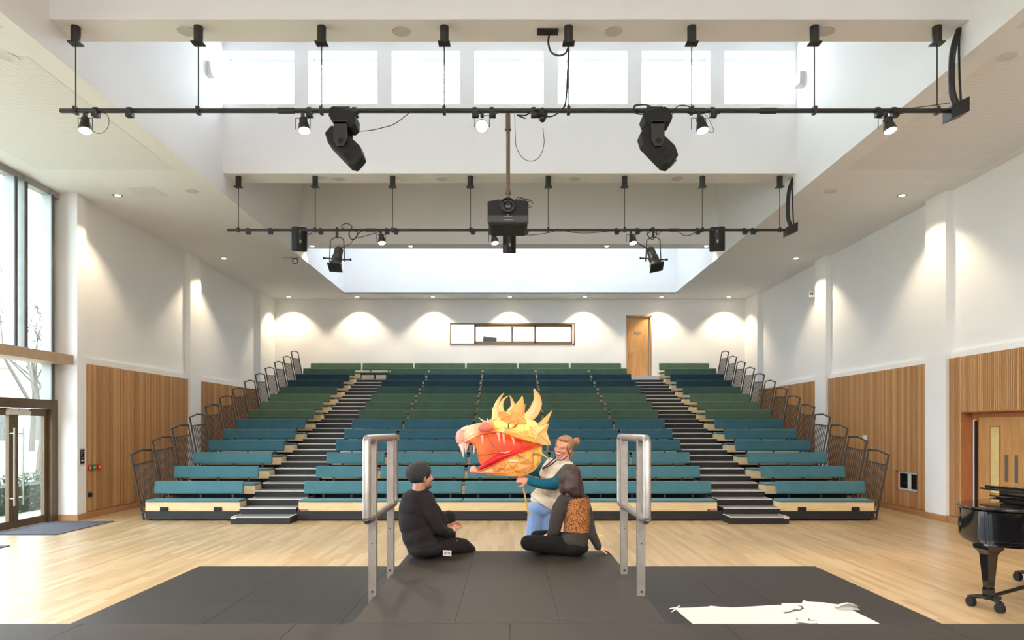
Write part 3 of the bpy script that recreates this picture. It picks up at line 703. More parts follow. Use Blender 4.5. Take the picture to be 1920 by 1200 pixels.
t = thing('thermostat', 'small white thermostat high on the right slatted wall', 'thermostat', (8.38, 16.1, 1.50))
MB().box((8.345, 16.04, 1.50), (8.392, 16.16, 1.62)).build('case', M['white'], t, bevel=0.008); MB().box((8.342, 16.07, 1.56), (8.346, 16.13, 1.60)).build('display', M['nosing'], t)
t = thing('wall_sign', 'small white projecting sign high on the right wall', 'sign', (8.36, 18.92, 5.35))
MB().box((8.30, 18.93, 5.42), (8.48, 18.96, 5.62)).build('sign_panel', M['white'], t); MB().box((8.33, 18.925, 5.50), (8.36, 18.931, 5.53)).box((8.37, 18.925, 5.50), (8.40, 18.931, 5.54)).box((8.375, 18.925, 5.535), (8.41, 18.931, 5.545)).build('symbol', M['blackm'], t)
t = thing('wall_sensor', 'white wedge shaped unit on the right wall of the rooflight well', 'sensor', (5.5, 12.9, 8.25))
MB().prism([(5.56, 8.25), (5.40, 8.25), (5.46, 8.30), (5.46, 8.52), (5.56, 8.52)], 12.85, 13.0, 'y').build('case', M['nosing'], t)
t = thing('wall_sensor', 'slim white unit on the left wall of the rooflight well', 'sensor', (-5.5, 12.6, 8.2))
MB().prism([(-5.56, 8.25), (-5.46, 8.28), (-5.50, 8.52), (-5.56, 8.52)], 12.5, 12.64, 'y').build('case', M['white'], t)

# ------------------------------------------------------------------ ceiling fittings
dlp = None
for k, (x, y, z) in enumerate(DOWN + BEAM_DOWN):
    if y < 6: continue
    if z > 6.5: lab = 'small round downlight under the far beam, %s' % ('left end', 'second from left', 'second from right', 'right end')[k-len(DOWN)]
    elif y > 23: lab = 'small round downlight in the ceiling strip at the back wall, %s' % ('left end', 'second from left', 'third from left', 'middle', 'third from right', 'second from right', 'right end')[k]
    else: lab = 'small round downlight in the %s ceiling, %s' % ('left' if x < 0 else 'right', {18.3: 'far bay', 13.35: 'nearer bay', 8.4: 'nearest bay'}[y])
    if dlp is None:
        t = dlp = thing('downlight', lab, 'downlight', (0, 0, 0), 'recessed downlights')
        b = MB().lathe([(0.062, -0.001), (0.085, -0.006), (0.088, 0.0), (0.062, 0.0)]); b.build('bezel', M['bronze'], t, smooth=True)
        MB().cyl((0, 0, -0.0015), (0, 0, 0.0), 0.058, n=20).build('lens', M['glow'], t)
        t.location = (x, y, z-0.002)
    else: t = dup(dlp, (x, y, z-0.002), lab)
# flush speakers / blank rings
rings = [(350, 62, 8.48), (752, 63, 8.48), (1150, 62, 8.48), (1548, 62, 8.48), (635, 337, 13.5), (828, 337, 13.5), (1078, 337, 13.5), (1270, 337, 13.5)]
rp = None
names = ['leftmost on the near beam', 'second from left on the near beam', 'second from right on the near beam', 'rightmost on the near beam', 'leftmost on the middle beam', 'second from left on the middle beam', 'second from right on the middle beam', 'rightmost on the middle beam']
pos = [((px-CX)*D/F, D, 6.73) for px, py, D in rings] + [((15-CX)*8.35/F, 8.35, ZC), ((1887-CX)*8.35/F, 8.35, ZC), (-6.1, 13.1, ZC), (6.15, 13.1, ZC)]
names += ['in the near left ceiling', 'in the near right ceiling', 'in the left ceiling beside the middle beam', 'in the right ceiling beside the middle beam']
for (x, y, z), nm in zip(pos, names):
    lab = 'flush round white ceiling speaker, %s' % nm
    if rp is None:
        rp = t = thing('ceiling_speaker', lab, 'speaker', (x, y, z), 'flush ceiling speakers')
        MB().lathe([(0.105, -0.007), (0.112, -0.009), (0.118, 0.0), (0.105, 0)], n=28).build('ring', M['nosing'], t, org=(0,0,0), smooth=True); MB().cyl((0, 0, -0.004), (0, 0, 0), 0.105, n=28).build('grille', M['ceil'], t, org=(0,0,0))
        t.location = (x, y, z-0.001)
    else: dup(rp, (x, y, z-0.001), lab)
for (x0, x1, y0, y1, nm) in ((-7.25, -6.72, 12.85, 13.4, 'left ceiling beside the downlight'), (7.6, 8.1, 11.9, 12.5, 'right ceiling, nearest'), (7.55, 8.05, 16.9, 17.5, 'right ceiling, middle'), (7.5, 8.05, 21.9, 22.6, 'right ceiling, far')):
    tag(MB().box((x0, y0, ZC-0.008), (x1, y1, ZC-0.001)).build('ceiling_hatch', M['white'], bevel=0.002), 'flush square access hatch in the %s' % nm, 'hatch', 'ceiling access hatches')

# ------------------------------------------------------------------ lighting bars
def bez(pts, n=8):
    out = []; P_ = [Vector(p) for p in pts]; P_ = [P_[0]*2-P_[1]] + P_ + [P_[-1]*2-P_[-2]]
    for i in range(1, len(P_)-2):
        for k in range(n):
            t = k/n; a, b_, c, d_ = P_[i-1:i+3]
            out.append(0.5*((2*b_) + (c-a)*t + (2*a-5*b_+4*c-d_)*t*t + (3*b_-a-3*c+d_)*t**3))
    out.append(P_[-2]); return out
def clamp(b, x, y, z, big=True):
    b.cyl((x-0.025, y, z), (x+0.025, y, z), 0.042, n=12)
    if big: b.box((x-0.03, y-0.05, z-0.085), (x+0.05, y+0.02, z-0.03)).cyl((x+0.03, y-0.06, z-0.05), (x+0.07, y-0.09, z-0.07), 0.01)
def lighting_bar(nm, y, z, x0, x1, hx, label, yb, clamps, sleeves):
    t = thing('lighting_bar', label, 'lighting bar', ((x0+x1)/2, y, z), 'black lighting bars')
    MB().cyl((x0, y, z), (x1, y, z), 0.027, n=16).build('pipe', M['bar'], t, smooth=False)
    for x in hx:
        MB().cyl((x, yb, 6.73-0.20), (x, yb, 6.73), 0.055, n=20).obox((x, yb, 6.73-0.205), (0.145, 0.12, 0.012)).build('ceiling_mount', M['bar'], t)
        MB().cyl((x, yb, 6.53), (x, y, z+0.02), 0.008, n=8).box((x-0.02, y-0.04, z-0.04), (x+0.02, y+0.04, z+0.045)).build('drop_rod', M['bar'], t)
    for x in clamps:
        b = MB(); clamp(b, x, y, z); b.build('clamp', M['black'], t)
    for x in sleeves: MB().cyl((x-0.10, y, z), (x+0.10, y, z), 0.034, n=12).build('sleeve', M['bar'], t)
    # junction box at the right end with conduit
    xe = x1
    MB().prism([(xe-0.12, z-0.13), (xe+0.10, z-0.04), (xe+0.10, z+0.14), (xe-0.12, z+0.03)], y-0.09, y+0.09, 'y').build('junction_box', M['black'], t, bevel=0.004)
    MB().tube(bez([(xe+0.0, y, z+0.06), (xe-0.06, y, z+0.25), (xe-0.05, y+0.02, z+0.6), (xe-0.02, y+0.02, z+0.82), (xe+0.06, y+0.04, z+1.03)]), 0.038, n=10).build('conduit', M['black'], t, smooth=True)
    MB().tube(bez([(xe+0.05, y, z+0.1), (xe+0.03, y, z+0.5), (xe+0.05, y+0.04, z+1.03)]), 0.014, n=8).build('cable', M['black'], t, smooth=True)
    return t
YA, ZA = 8.40, 5.70
hx1 = [(px-CX)*YA/F for px in (142, 372, 603, 833, 1066, 1297, 1527, 1757)]
lighting_bar('near', YA, ZA, -5.53, 5.50, hx1, 'long black lighting bar hung under the near beam', 8.40, [(q-CX)*YA/F for q in (180, 243, 580, 665, 890, 922, 1000, 1335, 1645, 1675)], [(q-CX)*YA/F for q in (537, 1305, 1440)])
YC2, ZC2 = 13.40, 5.68
hx2 = [(px-CX)*YC2/F for px in (447, 591, 736, 882, 1028, 1171, 1317, 1462)]
lighting_bar('far', YC2, ZC2, -5.54, 5.52, hx2, 'black lighting bar hung under the middle beam', 13.40, [(q-CX)*YC2/F for q in (465, 507, 601, 725, 742, 886, 918, 935, 985, 1155, 1194, 1307, 1395, 1411)], [(q-CX)*YC2/F for q in (695, 1263)])

# par spots
pp = None
def par(x, y, z, label, hot=False, sc=1.0, power=40):
    global pp
    if pp is None:
        pp = t = thing('spotlight', label, 'spotlight', (0, 0, 0), 'small par spotlights')
        MB().box((-0.02, -0.02, -0.05), (0.02, 0.02, 0.03)).tube([(-0.09, 0, -0.06), (0.09, 0, -0.06)], 0.006, n=6).tube([(-0.088, 0, -0.06), (-0.088, 0, -0.20)], 0.005, n=6).tube([(0.088, 0, -0.06), (0.088, 0, -0.20)], 0.005, n=6).build('yoke', M['black'], t)
        r = Euler((math.radians(-12), math.radians(-8), 0)).to_matrix()
        MB().lathe([(0.02, -0.075), (0.05, -0.08), (0.052, -0.13), (0.066, -0.17), (0.078, -0.235), (0.074, -0.245), (0.06, -0.235)], rot=r).build('barrel', M['black'], t, smooth=False)
        MB().cyl(r @ Vector((0, 0, -0.2455)), r @ Vector((0, 0, -0.25)), 0.066, n=20).build('lens', M['glow'], t)
        t.location = (x, y, z)
    else: t = dup(pp, (x, y, z), label)
    return t
par((160-CX)*YA/F, YA, ZA-0.03, 'lit par spotlight at the left end of the near bar')
par((568-CX)*YA/F, YA, ZA-0.03, 'lit par spotlight just left of the near bar moving head')
par((1310-CX)*YA/F, YA, ZA-0.03, 'lit par spotlight right of the right moving head')
par((1660-CX)*YA/F, YA, ZA-0.03, 'lit par spotlight at the right end of the near bar')
par((714-CX)*YC2/F, YC2, ZC2-0.03, 'lit par spotlight left of the projector on the far bar')
par((925-CX)*YC2/F, YC2, ZC2-0.03, 'lit par spotlight under the left corner of the projector')
par((1183-CX)*YC2/F, YC2, ZC2-0.03, 'lit par spotlight right of the projector on the far bar')
# the dazzling one faces the camera
x = (904-CX)*YA/F
t = thing('spotlight', 'dazzling par spotlight facing the camera beside the projector pole', 'spotlight', (x, YA, ZA), 'small par spotlights')
MB().box((x-0.02, YA-0.02, ZA-0.08), (x+0.02, YA+0.02, ZA)).tube([(x-0.09, YA, ZA-0.2), (x-0.09, YA, ZA-0.06), (x+0.09, YA, ZA-0.06), (x+0.09, YA, ZA-0.2)], 0.006, n=6).build('yoke', M['black'], t)
r = Matrix.Rotation(math.radians(-60), 3, 'X')
MB().lathe([(0.03, 0.10), (0.05, 0.09), (0.055, 0.03), (0.078, -0.06), (0.074, -0.07)], (x, YA, ZA-0.18), rot=r).build('barrel', M['black'], t)
ln = r @ Vector((0, 0, -1)); c0 = Vector((x, YA, ZA-0.18))
MB().cyl(c0+ln*0.071, c0+ln*0.076, 0.068, n=20).build('lens', M['glow_hot'], t)
lo = lamp('spotlight_lamp', 'SPOT', c0+ln*0.09, 160, (1, 0.88, 0.7), spot_size=math.radians(70), spot_blend=0.5, shadow_soft_size=0.06); lo.rotation_euler = ln.to_track_quat('-Z', 'Y').to_euler()
for px in (160, 568, 1310, 1660):
    lamp('spotlight_lamp', 'SPOT', ((px-CX)*YA/F, YA-0.02, ZA-0.32), 170, WARM, (math.radians(-12), math.radians(-8), 0), spot_size=math.radians(80), spot_blend=0.7, shadow_soft_size=0.05)
for px in (714, 925, 1183):
    lamp('spotlight_lamp', 'SPOT', ((px-CX)*YC2/F, YC2-0.02, ZC2-0.32), 140, WARM, (math.radians(-12), math.radians(-8), 0), spot_size=math.radians(80), spot_blend=0.7, shadow_soft_size=0.05)

# moving heads
def moving_head(cx, label, flip=1):
    t = thing('moving_head_light', label, 'stage light', (cx, YA, ZA), 'moving head stage lights')
    b = MB().box((cx-0.12, YA-0.05, ZA-0.06), (cx+0.08, YA+0.05, ZA+0.03)); b.build('clamp', M['black'], t)
    rr = Euler((0, math.radians(14*flip), 0)).to_matrix()
    b = MB().prism([(-0.17, 0.06), (-0.14, 0.10), (0.12, 0.10), (0.16, 0.06), (0.18, -0.04), (0.14, -0.10), (0.02, -0.10), (-0.10, -0.08), (-0.16, -0.02)], YA-0.13, YA+0.13, 'y')
    for v in b.v:
        q = rr @ Vector((v.x, 0, v.z)); v.x, v.z = cx+q.x, ZA-0.13+q.z
    b.build('base', M['blackm'], t, bevel=0.012)
    for yy in (YA-0.17, YA+0.13):
        MB().prism([(cx-0.085, ZA-0.2), (cx+0.075, ZA-0.2), (cx+0.075, ZA-0.42), (cx+0.04, ZA-0.50), (cx-0.04, ZA-0.50), (cx-0.085, ZA-0.42)], yy, yy+0.04, 'y').build('yoke_arm', M['black'], t, bevel=0.008)
    MB().box((cx-0.085, YA-0.17, ZA-0.24), (cx+0.075, YA+0.17, ZA-0.19)).build('yoke_bridge', M['black'], t, bevel=0.008)
    hr = Euler((0, math.radians(45), 0)).to_matrix(); hc = Vector((cx+0.01, YA, ZA-0.455))
    prof = [(-0.26, 0.06), (-0.20, 0.10), (-0.02, 0.13), (0.16, 0.135), (0.27, 0.08), (0.28, -0.08), (0.22, -0.12), (-0.14, -0.115), (-0.25, -0.06)]
    b = MB().prism(prof, -0.12, 0.12, 'y'); 
    for v in b.v: v[:] = hc + hr @ v
    h = b.build('head', M['blackm'], t, bevel=0.018, seg=3)
    b = MB().cyl(hc+hr @ Vector((0.279, 0, 0)), hc+hr @ Vector((0.29, 0, 0)), 0.07, n=20); b.build('lens', M['gloss'], h)
    b = MB()
    for k in range(4): b.obox(hc+hr @ Vector((0.20-0.035*k, -0.122, -0.02)), (0.012, 0.006, 0.14), hr)
    b.build('vent', M['gloss'], h)
    MB().cyl((cx, YA-0.175, ZA-0.44), (cx, YA-0.165, ZA-0.44), 0.035).build('pivot', M['gloss'], t)
moving_head((645-CX)*YA/F, 'black moving head stage light left on the near bar', 1)
moving_head((1229-CX)*YA/F, 'black moving head stage light right on the near bar', -1)

# profile spots on the far bar
def profile_spot(px, label, lean):
    x = (px-CX)*YC2/F; t = thing('profile_spotlight', label, 'stage light', (x, YC2, ZC2), 'profile spotlights')
    z = ZC2
    MB().box((x-0.02, YC2-0.03, z-0.14), (x+0.02, YC2+0.03, z+0.05)).build('clamp', M['black'], t)
    MB().tube([(x-0.15, YC2, z-0.62), (x-0.13, YC2, z-0.20), (x-0.05, YC2, z-0.15), (x+0.09, YC2, z-0.15), (x+0.13, YC2, z-0.20), (x+0.15, YC2, z-0.62)], 0.010, n=6).build('yoke', M['black'], t)
    r = Euler((math.radians(-28), math.radians(lean), 0)).to_matrix(); c = Vector((x, YC2, z-0.55))
    MB().lathe([(0.05, 0.26), (0.085, 0.22), (0.088, 0.05), (0.10, 0.02), (0.10, -0.06), (0.085, -0.07), (0.105, -0.12), (0.125, -0.16), (0.125, -0.24), (0.10, -0.245), (0.095, -0.20)], c, r, n=16).build('barrel', mat('dark_grey_casting', (0.06, 0.055, 0.05, 1), 0.4, metal=0.4), t, smooth=False)
    MB().obox(c + r @ Vector((0, 0, -0.24)), (0.26, 0.26, 0.012), r).build('gel_frame', M['black'], t)
    MB().cyl(c + r @ Vector((0, 0, -0.247)), c + r @ Vector((0, 0, -0.25)), 0.095).build('lens', M['gloss'], t)
    MB().cyl((x-0.24, YC2, z-0.55), (x-0.10, YC2, z-0.56), 0.014).cyl((x-0.27, YC2, z-0.55), (x-0.24, YC2, z-0.55), 0.024).build('knob', M['black'], t)
    MB().cyl((x+0.10, YC2, z-0.58), (x+0.25, YC2, z-0.58), 0.014).cyl((x+0.25, YC2-0.0, z-0.58), (x+0.28, YC2, z-0.58), 0.026).build('knob', M['black'], t)
profile_spot(632, 'grey profile spotlight hanging left of the projector', 4)
profile_spot(1225, 'grey profile spotlight hanging right of the projector', -12)

# bar loudspeakers
def speaker(px, label, rot, w=0.26, h=0.46):
    x = (px-CX)*YC2/F; zc = ZC2-0.14; t = thing('loudspeaker', label, 'speaker', (x, YC2, ZC2-0.3), 'loudspeakers on the far bar')
    rm = Euler((math.radians(10 if px != 955 else 14), 0, rot)).to_matrix()
    b = MB().prism([(-w/2, 0.10), (w/2, 0.10), (w/2+0.02, 0.0), (w/2, -0.10), (w/4, -0.16), (-w/4, -0.16), (-w/2, -0.10), (-w/2-0.02, 0.0)], -h/2, h/2, 'z')
    c = Vector((x, YC2+0.15, zc if px != 955 else ZC2-0.20))
    for v in b.v: v[:] = c + rm @ v
    o = b.build('cabinet', M['blackm'], t, bevel=0.015)
    MB().obox(c + rm @ Vector((0, 0.105, 0)), (w*0.9, 0.01, h*0.92), rm).build('grille', M['gloss'], t)
    MB().obox(c + rm @ Vector((0.0, -0.165, 0.03)), (0.05, 0.02, 0.22), rm).obox(c + rm @ Vector((0, -0.18, 0.11)), (0.06, 0.05, 0.05), rm).build('bracket', M['black'], t)
    MB().obox(c + rm @ Vector((0.0, -0.19, 0.14)), (0.028, 0.02, 0.03), rm).obox(c + rm @ Vector((0.01, -0.178, -0.05)), (0.03, 0.012, 0.06), rm).build('connector', M['alu'], t)
speaker(557, 'black loudspeaker at the left of the far bar', 0.35)
speaker(955, 'black loudspeaker hanging directly below the projector', 0.0, 0.22, 0.42)
speaker(1349, 'black loudspeaker at the right of the far bar', -0.3)

# projector
x = (952.5-CX)*YA/F
t = thing('projector', 'large black projector hanging on a pole below the near bar', 'projector', (x, YA, 4.2))
zt = CAMZ + (CY-388)*YA/F; zb = CAMZ + (CY-431)*YA/F
hw = 0.245
b = MB().prism([(x-hw, zt), (x-0.12, zt+0.02), (x+0.12, zt+0.02), (x+hw, zt), (x+hw, zb+0.12), (x+hw-0.01, zb+0.02), (x+hw-0.04, zb), (x-hw+0.04, zb), (x-hw+0.01, zb+0.02), (x-hw, zb+0.12)], YA-0.22, YA+0.28, 'y')
b.build('body', M['blackm'], t, bevel=0.012, seg=3)
MB().box((x-hw+0.0, YA-0.235, zb+0.015), (x+hw, YA-0.2, zb+0.115)).build('front_panel', M['black'], t, bevel=0.01)
MB().lathe([(0.085, 0), (0.09, 0.05), (0.078, 0.055), (0.07, 0.02)], (x+0.0, YA-0.22, zt-0.06), Matrix.Rotation(math.radians(90), 3, 'X'), n=28).build('lens_ring', M['black'], t, smooth=False)
MB().ell((x, YA-0.225, zt-0.06), (0.066, 0.03, 0.066)).build('lens', M['gloss'], t, smooth=True)
b = MB().box((x-0.04, YA-0.238, zb+0.095), (x+0.05, YA-0.234, zb+0.10))
for k in range(9): b.box((x-0.055+k*0.013, YA-0.238, zb+0.05), (x-0.048+k*0.013, YA-0.234, zb+0.055))
b.box((x-0.003, YA-0.238, zb+0.105), (x+0.003, YA-0.234, zb+0.125)); b.build('lettering', M['nosing'], t)
MB().box((x-0.11, YA-0.08, zt+0.02), (x+0.10, YA+0.12, zt+0.05)).box((x-0.20, YA-0.05, zt+0.02), (x-0.13, YA+0.05, zt+0.04)).box((x-hw, YA-0.05, zt+0.0), (x+hw, YA+0.05, zt+0.012)).build('mounting_plate', M['steel'], t)
MB().cyl((x, YA, zt+0.04), (x, YA, ZA-0.05), 0.025, n=16).cyl((x, YA, ZA-0.23), (x, YA, ZA-0.04), 0.031, 0.029, n=16).cyl((x, YA, zt+0.16), (x, YA, zt+0.20), 0.037, n=16).cyl((x, YA, ZA-0.24), (x, YA, ZA-0.225), 0.04, n=16).build('pole', M['bronze'], t)
for k in range(4):
    q = [(x+0.14+0.035*k+0.045*math.cos(a)*(1+0.15*k), YA+0.03*k, zt+0.07+0.05*math.sin(a)) for a in [j*math.pi/6 for j in range(12)]]
    MB().tube(q, 0.005, n=6).build('cable', M['black'], t)

# small bar devices and cables
def P1(px, py, dy=0): return W(px, py, YA+dy)
def P2(px, py, dy=0): return W(px, py, YC2+dy)
t = thing('dome_camera', 'small black dome camera under the near bar right of centre', 'camera', P1(1017, 222))
c = P1(1017, 218); MB().cyl(c+Vector((0, 0, -0.01)), c+Vector((0, 0, 0.05)), 0.065, n=18).cyl(c+Vector((0, 0, 0.05)), c+Vector((0, 0, 0.10)), 0.02).build('housing', M['black'], t, org=P1(1017, 222)); MB().ell(c+Vector((0, 0, -0.02)), (0.045, 0.045, 0.055)).build('dome', M['gloss'], t, smooth=True)
def cable(pts, label, r=0.006, grp=None):
    o = MB().tube(bez(pts), r, n=6).build('cable', M['black'], smooth=True); tag(o, label, 'cable', grp); return o
cable([P1(965, 214), P1(966, 250), P1(968, 275), P1(980, 296), P1(997, 302), P1(1012, 293), P1(1020, 270), P1(1018, 240)], 'thin black cable drooping in a loop below the dome camera', 0.004)
cable([P1(767, 212, 0.03), P1(740, 232), P1(715, 240), P1(690, 245), P1(662, 246)], 'thin black cable sagging right of the left moving head', 0.005)
cable([P1(1204, 208), P1(1190, 205, -0.04), P1(1190, 198, -0.04), P1(1205, 196, -0.04), P1(1220, 200, -0.04), P1(1218, 210, -0.04), P1(1200, 214, -0.04), P1(1188, 208, -0.04), P1(1192, 199, -0.04), P1(1212, 197, -0.04), P1(1222, 208, -0.04)], 'coil of black cable on the near bar over right moving head', 0.008)
cable([P1(1255, 222), P1(1262, 212, -0.03), P1(1270, 200, -0.03), P1(1285, 198, -0.03), P1(1300, 204)], 'short black cable arching over the bar beside right moving head', 0.006)
cable([P1(985, 222, 0.02), P1(970, 216, -0.04), P1(985, 216, -0.04), P1(1000, 208, -0.04), P1(1012, 206, -0.04), P1(1026, 218, -0.04), P1(1040, 216, -0.04), P1(1055, 204, -0.04)], 'thick black cable looped along the bar at dome camera', 0.009)
cable([P1(1030, 63, 0.1), P1(1028, 80, 0.08), P1(1034, 98, 0.05), P1(1048, 104), P1(1060, 100), P1(1066, 92), P1(1064, 140), P1(1062, 180), P1(1058, 200), P1(1050, 208)], 'black cable dropping from the beam box to the near bar', 0.012)
cable([P1(1340, 208, -0.03), P1(1362, 205, -0.03), P1(1385, 207, -0.03)], 'black cable lying along the bar right of fourth hanger', 0.006)
cable([P1(1678, 202), P1(1705, 203), P1(1740, 199), P1(1782, 193)], 'thin black cable rising to the right junction box', 0.005)
cable([P1(175, 209), P1(200, 214), P1(204, 232), P1(196, 247), P1(182, 250), P1(170, 242)], 'thin safety wire looping beside the leftmost spotlight', 0.0035)
cable([P1(1320, 212), P1(1330, 225), P1(1338, 245), P1(1330, 247), P1(1320, 228), P1(1316, 214)], 'thin safety wire looping beside the spotlight right of right moving head', 0.0035)
cable([P2(648, 432), P2(640, 424, -0.05), P2(650, 419, -0.05), P2(660, 425, -0.05), P2(655, 436, -0.05), P2(658, 448, -0.05), P2(668, 446, -0.05), P2(670, 436, -0.05), P2(658, 432, -0.05), P2(654, 440, -0.05), P2(662, 450, -0.05), P2(672, 438, -0.05), P2(680, 432, -0.03)], 'coiled black cable on far bar above the left profile spotlight', 0.009)
cable([P2(640, 464), P2(655, 458), P2(665, 448), P2(680, 444), P2(700, 438), P2(712, 434)], 'thin black cable from left profile spotlight along the far bar', 0.007)
cable([P2(985, 441), P2(1005, 440), P2(1030, 436), P2(1050, 432), P2(1075, 436), P2(1100, 437), P2(1130, 435), P2(1150, 432)], 'thin black cable sagging along the far bar right of projector', 0.006)
cable([P2(1187, 441), P2(1195, 455), P2(1208, 463), P2(1218, 470)], 'thick black cable from far bar to the right profile spotlight', 0.012)
cable([P2(1212, 441), P2(1220, 428, -0.05), P2(1232, 436, -0.05), P2(1224, 449, -0.05), P2(1214, 440, -0.05), P2(1224, 433, -0.05), P2(1234, 440, -0.05), P2(1240, 433, -0.02)], 'coiled black cable on far bar over right profile spotlight', 0.008)
cable([P2(1270, 433), P2(1285, 442), P2(1300, 438), P2(1308, 432)], 'short drooping black cable near the right loudspeaker', 0.007)
cable([P2(572, 433), P2(580, 440), P2(588, 432)], 'short drooping black cable beside left loudspeaker', 0.007)
t = thing('cable_box', 'black rectangular cable box under the near beam by its hanger', 'box', W(1027, 52, 8.5))
MB().box((0.34, 8.42, 6.70), (0.60, 8.53, 6.728)).build('plate', M['black'], t, org=W(1027, 52, 8.5)); MB().box((0.40, 8.44, 6.685), (0.52, 8.50, 6.702)).build('cable_glands', M['blackm'], t)
c = W(545, 487, 18.1); c.z = ZC
t = thing('ceiling_sensor', 'white sensor with a coiled wire under the left ceiling near the well', 'sensor', c)
MB().cyl(c+Vector((-0.12, 0, -0.03)), c+Vector((-0.12, 0, 0)), 0.11, n=18).build('disc', M['nosing'], t); MB().tube([c+Vector((0.12+0.07*math.cos(a), 0.0, -0.12+0.07*math.sin(a))) for a in [k*math.pi/8 for k in range(17)]], 0.012, n=6).tube([c+Vector((-0.05, 0, -0.02)), c+Vector((0.08, 0, -0.05)), c+Vector((0.2, 0, -0.03))], 0.008, n=6).build('wire', M['black'], t)
#PART2
# ------------------------------------------------------------------ grand piano, bottom right
PA = math.radians(8); PU = Vector((math.cos(PA), math.sin(PA), 0)); PV = Vector((-math.sin(PA), math.cos(PA), 0)); PO = Vector((4.65, 6.43, 0))
def pp_(s, t_, z=0): return PO + PU*s + PV*t_ + Vector((0, 0, z))
M['piano'] = mat('piano_black_lacquer', (0.006, 0.006, 0.007, 1), 0.06, var=0.1, coat=0.6)
def outline(off=0.0):
    ctl = [(0.0, .36), (.03, .20), (.13, .06), (.30, 0), (1.0, 0), (1.98, 0), (1.98, 1.46), (1.50, 1.46), (1.28, 1.36), (1.05, 1.16), (.80, 1.02), (.52, .92), (.25, .80), (.08, .62)]
    pts = []
    n = len(ctl)
    for i in range(n):
        a, b_, c_, d_ = [Vector((*ctl[(i+j) % n], 0)) for j in (-1, 0, 1, 2)]
        if i in (4, 5, 6): pts.append(b_); continue
        for k in range(9):
            t = k/9; pts.append(0.5*((2*b_)+(c_-a)*t+(2*a-5*b_+4*c_-d_)*t*t+(3*b_-a-3*c_+d_)*t**3))
    cen = Vector((0.95, 0.62, 0)); out = []
    for p in pts:
        d = (p-cen).normalized(); out.append(p + d*off)
    return out
def pprism(b, off, z0, z1):
    o = outline(off); return b.prism([((PO+PU*p.x+PV*p.y).x, (PO+PU*p.x+PV*p.y).y) for p in o], z0, z1, 'z')
t = thing('grand_piano', 'glossy black grand piano on a wheeled dolly at the right photo edge', 'piano', PO)
pprism(MB(), 0.0, 0.695, 0.985).build('rim', M['piano'], t, bevel=0.006, smooth=True)
b = pprism(MB(), -0.03, 0.665, 0.695); pprism(b, -0.09, 0.635, 0.665); b.build('bottom_board', M['piano'], t, bevel=0.004, smooth=True)
pprism(MB(), 0.025, 0.995, 1.018).build('lid', M['piano'], t, bevel=0.008, seg=3, smooth=True)
b = MB()
b.obox(pp_(1.16, 0.66, 1.030), (0.36, 1.10, 0.022), Euler((0, 0, PA)).to_matrix()).obox(pp_(1.20, 0.66, 1.062), (0.22, 1.06, 0.045), Euler((0, 0, PA)).to_matrix())
b.obox(pp_(1.12, 0.68, 1.100), (0.46, 1.14, 0.022), Euler((0, math.radians(3), PA)).to_matrix()).obox(pp_(1.10, 0.68, 1.125), (0.30, 1.12, 0.03), Euler((0, math.radians(3), PA)).to_matrix()); b.build('folded_front_lid', M['piano'], t, bevel=0.004)
MB().obox(pp_(1.88, 0.73, 0.72), (0.26, 1.36, 0.06), Euler((0, 0, PA)).to_matrix()).build('key_bed', M['piano'], t)
MB().obox(pp_(1.90, 0.73, 0.755), (0.15, 1.24, 0.02), Euler((0, 0, PA)).to_matrix()).build('keys', M['white'], t)
for (s, q) in ((0.15, 0.33), (1.62, 0.16), (1.62, 1.28)):
    b = MB(); rz = Euler((0, 0, PA)).to_matrix()
    def sq(z, h):
        return [pp_(s, q, z) + rz @ Vector((x*h, y*h, 0)) for x, y in ((-1,-1),(1,-1),(1,1),(-1,1))]
    prof = [(0.64, .095), (0.60, .090), (0.575, .070), (0.545, .056), (0.53, .054), (0.50, .053), (0.22, .034), (0.20, .038), (0.135, .038)]
    b.grid([sq(z, h) for z, h in prof], closed=True); n = len(b.v); b.f += [(0, 1, 2, 3), (n-1, n-2, n-3, n-4)]
    leg = b.build('leg', M['piano'], t, bevel=0.003, fix=True)
hub = (1.05, 0.56)
for (s, q) in ((0.15, 0.33), (1.62, 0.16), (1.62, 1.28)):
    d = Vector((hub[0]-s, hub[1]-q)).normalized(); nrm = Vector((-d.y, d.x))
    b = MB().cyl(pp_(s+d.x*0.1, q+d.y*0.1, 0.13), pp_(*hub, 0.20 if s < 1 else 0.17), 0.019, n=8)
    for e in (-1, 1): b.cyl(pp_(s, q, 0.125), pp_(s-d.x*0.05+nrm.x*e*0.14, q-d.y*0.05+nrm.y*e*0.14, 0.10), 0.022, n=8)
    b.obox(pp_(s, q, 0.122), (0.16, 0.14, 0.026), Euler((0, 0, PA)).to_matrix())
    arm = b.build('dolly_arm', M['black'], t)
    for e in (-1, 1):
        c = pp_(s-d.x*0.05+nrm.x*e*0.14, q-d.y*0.05+nrm.y*e*0.14, 0.048)
        MB().cyl(c-PU*0.022, c+PU*0.022, 0.048, n=16).obox(c+Vector((0, 0, 0.045)), (0.035, 0.06, 0.03)).build('caster', M['blackm'], arm)
MB().cyl(pp_(*hub, 0.15), pp_(*hub, 0.22), 0.06).build('dolly_hub', M['black'], t)
b = MB().tube([pp_(1.35, 0.52, 0.62), pp_(1.35, 0.52, 0.20)], 0.014).tube([pp_(1.35, 0.68, 0.62), pp_(1.35, 0.68, 0.20)], 0.014).obox(pp_(1.35, 0.60, 0.20), (0.20, 0.26, 0.08), Euler((0, 0, PA)).to_matrix())
b.build('pedal_lyre', M['piano'], t)
